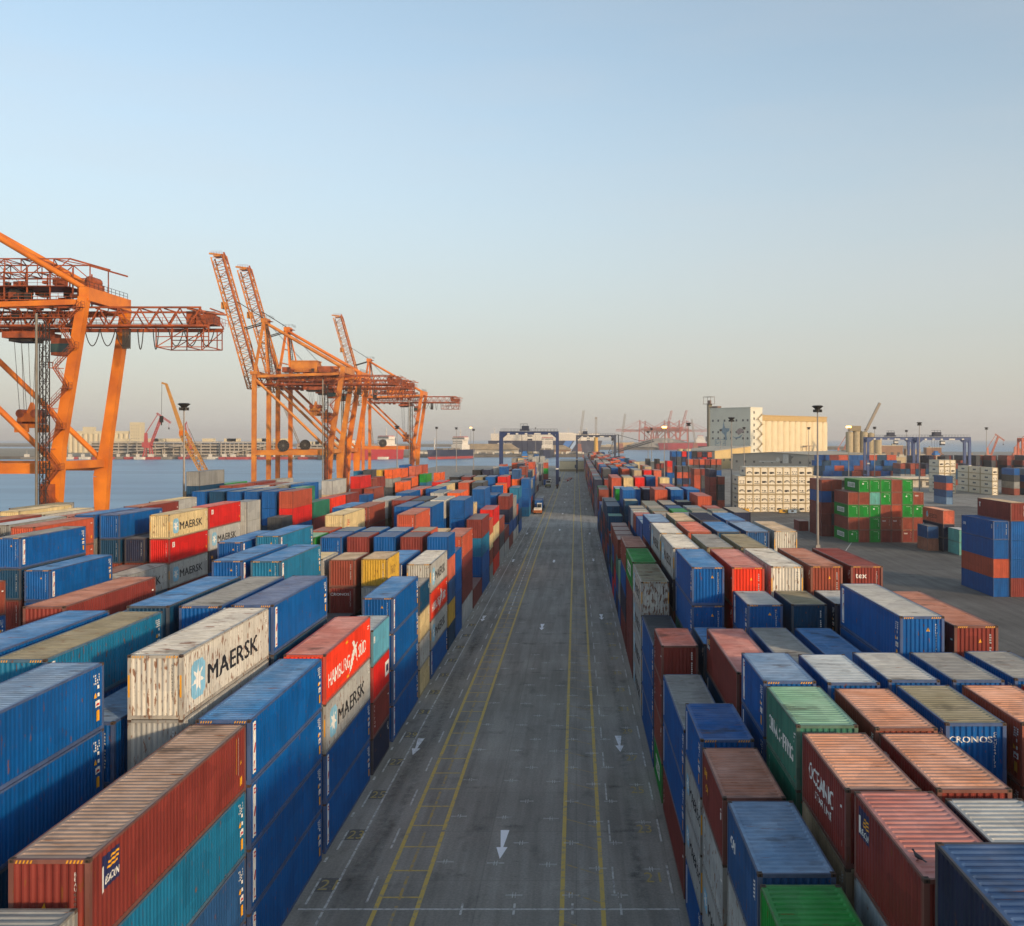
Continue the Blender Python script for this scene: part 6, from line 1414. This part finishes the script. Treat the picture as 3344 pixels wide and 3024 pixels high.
# far silos
o = empty('grain_silo', (-757, 1560, 1.2)); o.scale = (.66, .66, .74); tag(o, 'hazy far silo row with taller block at its right end', 'silo'); FS = M('far_silo', '#c9bd9c', .9)
[mk(o, 'storage_bin', lambda m: m.lathe([(6.2, 0), (6.2, 41), (0, 42)], -92 + 12.4 * i, 0, 14), [FS]) for i in range(12)]; mk(o, 'gallery', lambda m: (m.b2(-98, 55, -4, 10, 41, 47), m.b2(-60, -34, -4, 10, 47, 56)), [FS]); mk(o, 'tower', lambda m: m.b2(57, 84, -8, 14, 0, 66), [FS]); [mk(o, 'window', lambda m: m.box(57 + 5 + 5.6 * i, -8.05, 10 + 7 * j, 1.6, .1, 2), [WDK]) for i in range(4) for j in range(8)]
# red jib cranes
JR = M('jib_crane_red', '#b03a33', .6)
def jib(x, y, z, s, label, lean=1, group='red jib cranes', mt=JR, tall=1.0):
    o = empty('jib_crane', (x, y, z)); tag(o, label, 'crane', group); o.scale = (s * lean, s, s * tall)
    mk(o, 'portal', lambda m: [m.beam((a * 5, b * 4, 0), (a * 3, b * 3, 12), 1.6, 1.6, 0, 1.2, 1.2) for a in (-1, 1) for b in (-1, 1)] + [m.box(0, 0, 12.5, 8, 8, 1.6)], [mt])
    mk(o, 'machine_house', lambda m: (m.box(-2, 0, 16, 10, 6, 6), m.box(4.6, 0, 16, 2, 3, 3)), [mt]); mk(o, 'mast', lambda m: m.beam((-3, 0, 19), (-3, 0, 31), 4, 3.4, 0, 3, 2.4), [mt])
    mk(o, 'boom', lambda m: m.truss((4, 0, 18), (17, 0, 52), 2.2, 2.2, 9, .7, .35), [mt]); mk(o, 'jib_arm', lambda m: m.truss((11, 0, 56.5), (29, 0, 44), 1.6, 1.6, 6, .5, .25), [mt])
    mk(o, 'tie', lambda m: (m.beam((-3, 0, 31), (12.5, 0, 55.5), .8, .8), m.tube((26.5, 0, 45.5), (26.5, 0, 38), .15, 4)), [mt]); mk(o, 'hook_block', lambda m: m.box(26.5, 0, 37, 1.6, 1.2, 2.4), [CDK])
jib(-550, 1240, 0, 1.0, 'red jib crane with bent jib standing in front of the long storeyed building'); jib(-498, 1245, 0, .8, 'red jib crane beside the yellow lattice boom', -.5)
for i, (x, y, s, ln, lb) in enumerate(((246, 900, .5, 1, 'small red jib crane at right, before the grey vessel'), (292, 950, .52, -1, 'small jib crane leaning left, behind the left blue gantry'), (385, 900, .5, 1, 'red jib crane with steep boom right of the blue gantries'), (425, 930, .52, 1.3, 'red jib crane with long slanting boom near the right edge'),
                                    (470, 910, .42, 1.2, 'smallest red jib crane, near the red portal at right'))):
    jib(x, y, 0, s, lb, ln, 'jib cranes at right', M('jib_crane_salmon', '#b96a52', .6))
for i, (x, y, hh, lb) in enumerate(((-430, 1500, 78, 'grey slanting crane boom above the storeyed building'), (-352, 1480, 70, 'thin pink crane boom left behind the crane pair'), (-312, 1480, 74, 'thin pink crane boom right behind the crane pair'), (4, 1440, 66, 'slim grey crane boom beyond the navy ship'),
                                    (72, 1560, 64, 'slim crane boom right of the yellow tower crane'), (222, 1800, 60, 'slim dark harbour crane beside the grey silo tower'))):
    o = empty('harbour_crane', (x, y, 0)); tag(o, lb, 'crane', 'slim far crane booms'); s = 1 if i in (3, 4) else -1
    mk(o, 'base', lambda m: (m.box(0, 0, 5, 9, 9, 10), m.box(0, 0, 13, 7, 6, 6)), [M('far_crane_base', '#8f5a4a')]); mk(o, 'boom', lambda m: m.truss((0, 0, 14), (s * (26 if i == 0 else 7), 0, hh), 2.4, 2.4, 12, .55, .3), [M('far_crane_boom', '#8f857a')])
# yellow tower crane on the pier
o = empty('tower_crane', (26.5, 1300, -2.5)); tag(o, 'yellow harbour tower crane rising before the navy ship', 'crane'); YT = M('tower_crane_yellow', '#c99b3c', .6)
mk(o, 'column', lambda m: (m.tube((0, 0, 4), (0, 0, 28), 3.2, 14, 0, 2.6), m.box(0, 0, 6, 8, 7, 5)), [YT]); mk(o, 'mast', lambda m: (m.truss((0, 0, 28), (0, 0, 53), 2.4, 2.4, 8, .5, .25), m.box(0, 0, 54, 3, 3, 2.4)), [M('far_crane_boom', '#8f857a')]); mk(o, 'cab', lambda m: m.box(0, -2, 29.5, 5, 5, 3.5), [YT]); mk(o, 'pontoon', lambda m: m.b2(-18, 18, -10, 10, 0, 4.5), [M('pontoon_red', '#8a4a3a')])

# ------------------------------------------------------------------ ships
def hullmesh(m, L, B, D, zb, fl=.55, mi=0, n=12):
    """hull with a raked bow at +x"""
    st = []
    for i in range(n + 1):
        f = i / n; x = -L / 2 + L * f; w_ = 1 if f < .72 else max(.02, 1 - ((f - .72) / .28) ** 2); wb = w_ * (.82 if f < .9 else .5); st.append((x, w_ * B / 2, wb * B / 2, L * .035 * max(0, (f - .8) / .2)))
    vs = []
    for x, w_, wb, rk in st: vs += [(x + rk, w_, D), (x, wb, zb), (x, -wb, zb), (x + rk, -w_, D)]
    fs = []
    for i in range(n):
        a, b = 4 * i, 4 * i + 4; fs += [(a, b, b + 1, a + 1), (a + 3, a + 2, b + 2, b + 3), (a, a + 3, b + 3, b)]
    fs += [(0, 1, 2, 3), (4 * n + 3, 4 * n + 2, 4 * n + 1, 4 * n)]
    m.add(vs, fs, mi)
NV = M('ship_navy', '#131c3c', .5, var=.15, scale=.05); SWT = M('ship_white', '#d9d2c4', .5); SRD = M('ship_red', '#a8232b', .5); SBT = M('boot_red', '#b1423c', .6); SDK = M('ship_dark', '#2a2a30', .6); SB1 = M('stripe_blue', '#3f74b8', .5); SB2 = M('stripe_pale', '#9fb6cf', .5)
o = empty('car_carrier_ship', (-53, 1570, -2.5)); tag(o, 'long navy car carrier with white upper decks and slanted blue stripe', 'ship')
mk(o, 'hull', lambda m: hullmesh(m, 178, 30, 23, 0, n=16), [NV])
def up_(m):
    hullmesh(m, 170, 29, 34.5, 23.01, n=16); m.box(-40, 0, 36, 20, 12, 3); m.box(62, 0, 36.5, 10, 26, 4); m.box(20, 0, 35.2, 60, 8, 1.5)
mk(o, 'upper_deck', up_, [SWT]); mk(o, 'stripe', lambda m: (m.add([(22, -15.05, 2), (34, -15.05, 2), (48, -15.05, 22.9), (36, -15.05, 22.9)], [(0, 1, 2, 3)], 0), m.add([(36, -15.05, 2), (42, -15.05, 2), (56, -15.05, 22.9), (50, -15.05, 22.9)], [(0, 1, 2, 3)], 1)), [SB1, SB2])
def nyk(m):
    vs, fs = text2d('NYK', 7.5, 0, .3); m.add([(-76 + x * 1.7, -15.1, 14.5 + y) for x, y in vs], fs)
mk(o, 'lettering', nyk, [SWT]); [mk(o, 'mast', lambda m: m.beam((q, 0, 34), (q, 0, 44), .8, .8), [SWT]) for q in (-80, -30, 40, 70)]; mk(o, 'bridge_wing', lambda m: m.box(64, 0, 37.5, 4, 32, 2), [SWT])
def cargo(x, y, rz, L, B, hullm, label, D=12, top=3, house=True, red=True, zo=-2.5, txt=None):
    o = empty('cargo_ship', (x, y, zo), rz); tag(o, label, 'ship', 'moored cargo ships')
    mk(o, 'hull', lambda m: hullmesh(m, L, B, D, 3.2 if red else 0), [hullm])
    if red: mk(o, 'boot_top', lambda m: hullmesh(m, L * .985, B * .86, 3.2, 0), [SBT])
    def hs(m):
        m.box(-L * .28, 0, D + 3, L * .2, B * .9, 6); m.box(-L * .28, 0, D + 9, L * .15, B * .82, 7); m.box(-L * .28, 0, D + 14.4, L * .11, B * 1.05, 3.6)
    mk(o, 'deckhouse', hs, [SWT]); mk(o, 'bridge_roof', lambda m: m.box(-L * .28, 0, D + 16.6, L * .115, B * .9, 1.0), [SRD]); mk(o, 'window', lambda m: [m.box(-L * .28 + L * .0556, q * B * .09, D + 14.6, .2, B * .07, 1.2) for q in range(-5, 6)] + [m.box(-L * .28 + L * .0755, q * B * .09, D + 8 + 2.6 * k, .2, 1.0, .9) for q in range(-4, 5) for k in range(2)], [WDK])
    mk(o, 'mast', lambda m: (m.beam((-L * .28, 0, D + 17), (-L * .28, 0, D + 27), .7, .7), m.beam((L * .36, 0, D), (L * .36, 0, D + 15), 1.0, 1.0), m.beam((-L * .28, -3, D + 23), (-L * .28, 3, D + 23), .4, .4)), [SWT]); mk(o, 'funnel', lambda m: m.beam((-L * .4, 0, D + 3), (-L * .4, 0, D + 15), 5, 4), [SDK]); [mk(o, 'hatch', lambda m: m.box(L * q, 0, D + .9, L * .12, B * .7, 1.8), [M('hatch_grey', '#7b7468')]) for q in (-.1, .05, .2)]
    return o
cargo(-166, 1262, R(-118), 90, 19, NV, 'navy and red cargo ship with white deckhouse moored bow on'); cargo(-262, 1225, R(-128), 96, 21, SRD, 'red cargo ship with white deckhouse behind the farthest crane', D=13, red=False); cargo(-305, 1235, R(-120), 70, 15, SDK, 'small dark vessel tucked left of the red ship', D=8, red=False)
cargo(-42, 1345, R(-95), 60, 17, NV, 'blunt white deckhouse ship framed by the near blue gantry', D=11, red=False)
cargo(300, 1780, R(160), 150, 24, SDK, 'grey cargo vessel with dark funnel behind the left blue gantry', D=12); cargo(252, 2225, R(175), 120, 20, SRD, 'distant container ship right of the pink cranes', D=16)
# small craft and clutter along the far shore, each a thing
CL = [M('clutter_red', '#a33632'), M('clutter_white', '#cfc8b8'), M('clutter_grey', '#7d776d'), M('clutter_tan', '#b09a6e')]
for i in range(26):
    x = -690 + 17.5 * i + fr.uniform(-4, 4); L_ = fr.uniform(12, 30); c = fr.choice((0, 0, 1, 2))
    o = empty('workboat', (x, 1226 + fr.uniform(-6, 5), -2.5)); nm = ['red', 'white', 'grey'][c]
    tag(o, f'tiny {nm} workboat at the far quay, {ORD[i]} from the left', 'boat', 'workboats along the far quay')
    mk(o, 'hull', lambda m: hullmesh(m, L_, 5, 3.2, 0, n=6), [CL[c]]); mk(o, 'wheelhouse', lambda m: (m.box(-L_ * .2, 0, 5, L_ * .22, 3.6, 3.6), m.beam((-L_ * .2, 0, 6), (-L_ * .2, 0, 11), .3, .3)), [CL[1]])
for i, (x0, x1, y, zr, lb) in enumerate(((-170, -88, 1440, 15, 'long tan roofed shed on the pier before the navy ship'), (-52, -8, 1420, 13, 'brown shed with pale roof at the pier end'), (-690, -500, 1420, 12, 'pale shed roof at the far left shore'))):
    r = shed('shed', (x0, y, 1), 34, x1 - x0, 6, 6.1, lb, (0, 1, 0), (1, 0, 0), GW if i != 1 else M('brown_wall', '#8a6b50'), GW if i != 1 else M('brown_wall', '#8a6b50'), False)
    for ch in [c for c in bpy.data.objects if c.parent == r and c.name.startswith('roof')]: bpy.data.objects.remove(ch)
    mk(r, 'roof', lambda m: m.add([(-2, -2, 6.5), (x1 - x0 + 2, -2, 6.5), (x1 - x0 - 10, 17, zr), (10, 17, zr), (-2, 36, 6.5), (x1 - x0 + 2, 36, 6.5)], [(0, 1, 2, 3), (3, 2, 5, 4), (0, 3, 4), (1, 5, 2)]), [M('tan_roof', '#a8906c', .8, var=.25, scale=.15)])
for i in range(30):
    x = -232 + 8.2 * i + fr.uniform(-2, 2); 
    if -190 < x < -150: continue
    o = empty('parked_lorry', (x, 1392 + fr.uniform(0, 24) - (x < -120) * 20, 1)); c = fr.choice((1, 1, 2, 3)); tag(o, f'tiny lorry on the pier edge, {ORD[i]} from the left', 'lorry', 'lorries along the pier')
    mk(o, 'cargo_box', lambda m: m.box(0, 0, 2.6, fr.uniform(5, 8), 2.6, 3), [CL[c]]); mk(o, 'cab', lambda m: m.box(5.6, 0, 2, 2, 2.4, 2.8), [CL[1]]); mk(o, 'chassis', lambda m: m.box(.8, 0, .7, 11, 2, .8), [TBK])
# flat sheds, tanks and stone heap at right and far
for i, (x, y, sx, sy, h, c, lb) in enumerate(((205, 830, 40, 20, 6, '#b09a76', 'low tan building right of the silo row'), (262, 900, 26, 14, 13, '#9c7458', 'brown plant building behind the left blue gantry'), (290, 880, 30, 16, 7, '#b3a07c', 'low pale building between the blue gantries'), (330, 960, 60, 20, 6, '#a8957a', 'long low shed behind the right blue gantry'),
                                   (440, 820, 90, 20, 7, '#8f8672', 'dark roofed shed near the right edge'), (390, 760, 40, 14, 4, '#b5a685', 'low pale shed before the red jib cranes'), (120, 2290, 60, 20, 14, '#c2a477', 'hazy tan building under the pink cranes'), (60, 2260, 80, 20, 8, '#a39782', 'hazy low shed left of the pink cranes'), (340, 1050, 26, 14, 16, '#96745c', 'brown plant tower behind the blue gantry pair'))):
    o = empty('port_building', (x, y, 0)); tag(o, lb, 'building', 'low port buildings'); mt = M('building_' + str(i), c, .9, var=.2, scale=.1)
    mk(o, 'wall', lambda m: m.box(0, 0, h / 2, sx, sy, h), [mt]); mk(o, 'roof', lambda m: (m.box(0, 0, h + .4, sx + 1, sy + 1, .8), m.box(sx * .2, 0, h + 1.6, sx * .15, 4, 1.8)), [RFL]); [mk(o, 'door', lambda m: m.box(sx * q, -sy / 2 - .04, h * .3, sx * .12, .1, h * .55), [WDK]) for q in (-.3, .05, .32)]
o = empty('cement_silo', (226, 760, 0)); tag(o, 'cluster of tall grey concrete silos right of the pale row', 'silo')
[mk(o, 'storage_bin', lambda m: m.lathe([(2.9, 0), (2.9, h), (0, h + 1)], a, b, 14), [M('concrete_tan', '#a79a7c', .9)]) for a, b, h in ((-11, 0, 29), (-5.2, 1, 31), (.6, 0, 29), (6.5, 2, 28), (11.5, 0, 24), (-2, 6, 30))]; mk(o, 'head_house', lambda m: (m.box(-7, 0, 32, 9, 5, 4), m.box(0, -6, 5, 24, 8, 10)), [M('concrete_dark', '#8a7c60', .9)]); mk(o, 'conveyor', lambda m: m.beam((2, 0, 30), (13, 0, 52), 2, 2), [M('conveyor_steel', '#8a7f70')])
mb = MB(); vs = []; n = 26
for k, (rr_, z) in enumerate(((60, 4), (44, 12), (26, 20), (9, 24))):
    for i in range(n): a = 2 * math.pi * i / n; q = rr_ * fr.uniform(.88, 1.1); vs.append((q * math.cos(a) * 1.5, q * .6 * math.sin(a), z + fr.uniform(-1.2, 1.2)))
mb.add(vs, [(k * n + i, k * n + (i + 1) % n, (k + 1) * n + (i + 1) % n, (k + 1) * n + i) for k in range(3) for i in range(n)] + [tuple(range(3 * n, 4 * n))])
tag(mb.build('gravel_heap', M('gravel', '#8d867a', .95, var=.3, scale=.1), None, (205, 2262, 0)), 'grey heap of gravel on the far pier under the pink cranes', 'heap')
# process plant and stores on the right-hand quay, each its own
for i in range(16):
    x, y = 225 + 17 * i + fr.uniform(-5, 5), fr.uniform(800, 1150); k_ = y / 850; h = fr.uniform(4, 11) * k_; c = fr.choice(('#a87a55', '#b89468', '#8d6a50', '#c2ad84', '#7d7466'))
    o = empty('storage_hopper' if i % 3 == 0 else 'quay_store', (x, y, 0)); tag(o, f'small {"brown hopper" if i % 3 == 0 else "pale store"} on the right-hand quay, {ORD[i]} from the left', 'hopper' if i % 3 == 0 else 'building', 'small structures on the right-hand quay'); mt = M('quay_tone_' + c[1:], c, .9, var=.25, scale=.15)
    if i % 3 == 0:
        mk(o, 'bin', lambda m: m.lathe([(1.0, h * .5), (3.2, h * .8), (3.2, h * 1.4), (0, h * 1.5)], 0, 0, 12), [mt]); [mk(o, 'leg', lambda m: m.beam((a * 2.6, b * 2.6, 0), (a * 2.6, b * 2.6, h), .5, .5), [mt]) for a in (-1, 1) for b in (-1, 1)]; mk(o, 'conveyor', lambda m: m.beam((2, 0, h * 1.4), (16, 0, 1.5), 1.2, .8), [mt])
    else:
        wx = fr.uniform(8, 20); mk(o, 'wall', lambda m: m.box(0, 0, h / 2, wx, 10, h), [mt]); mk(o, 'roof', lambda m: m.prism([(-wx / 2 - .4, -5.4), (wx / 2 + .4, -5.4), (wx / 2 + .4, 5.4), (-wx / 2 - .4, 5.4)], h, h + .6), [RFL]); mk(o, 'door', lambda m: m.box(wx * .2, -5.05, h * .25, wx * .25, .1, h * .5), [WDK]); mk(o, 'vent', lambda m: m.box(-wx * .2, 0, h + 1.3, 1.6, 1.6, 1.6), [CL[2]])
# dark conveyor gantry with raised boom over the far right block
o = empty('ship_loader', (29.5, 705, 0)); tag(o, 'dark ship loader with sloping conveyor boom beyond the far right block', 'loader'); SL = M('loader_dark', '#2d3440', .6)
mk(o, 'boom', lambda m: (m.truss((-6, 0, 13), (27, 0, 22.6), 2, 1.6, 14, .4, .2), m.beam((-6, 0, 12.4), (27, 0, 22), 1.6, .5)), [SL]); mk(o, 'tower', lambda m: ([m.beam((a, b, 0), (a * .6, b * .6, 27), .7, .7) for a in (-2, 2) for b in (-2, 2)], m.box(0, 0, 8, 6, 5, 5)), [SL]); mk(o, 'stay', lambda m: (m.beam((0, 0, 27), (21, 0, 21.4), .35, .35), m.beam((0, 0, 27), (-6, 0, 14), .35, .35)), [SL])
# rough ground with scrap and rails beyond the quayside block
mb = MB()
for i in range(420):
    y = fr.uniform(395, 560); x = fr.uniform(-100, -40); s = fr.uniform(.3, 1.3)
    mb.box(x, y, s * .3, s * fr.uniform(.8, 3), s * fr.uniform(.8, 2), s * .6, fr.choice((0, 0, 1, 2)), fr.uniform(0, 3))
tag(mb.build('scrap_ground', [M('scrap_ochre', '#8a6f35', .9, var=.4), M('scrap_brown', '#5d4a38', .9), M('scrap_pale', '#a89b86', .9)]), 'littered ochre ground with scrap beyond the quayside block', 'scrap', kind='stuff')
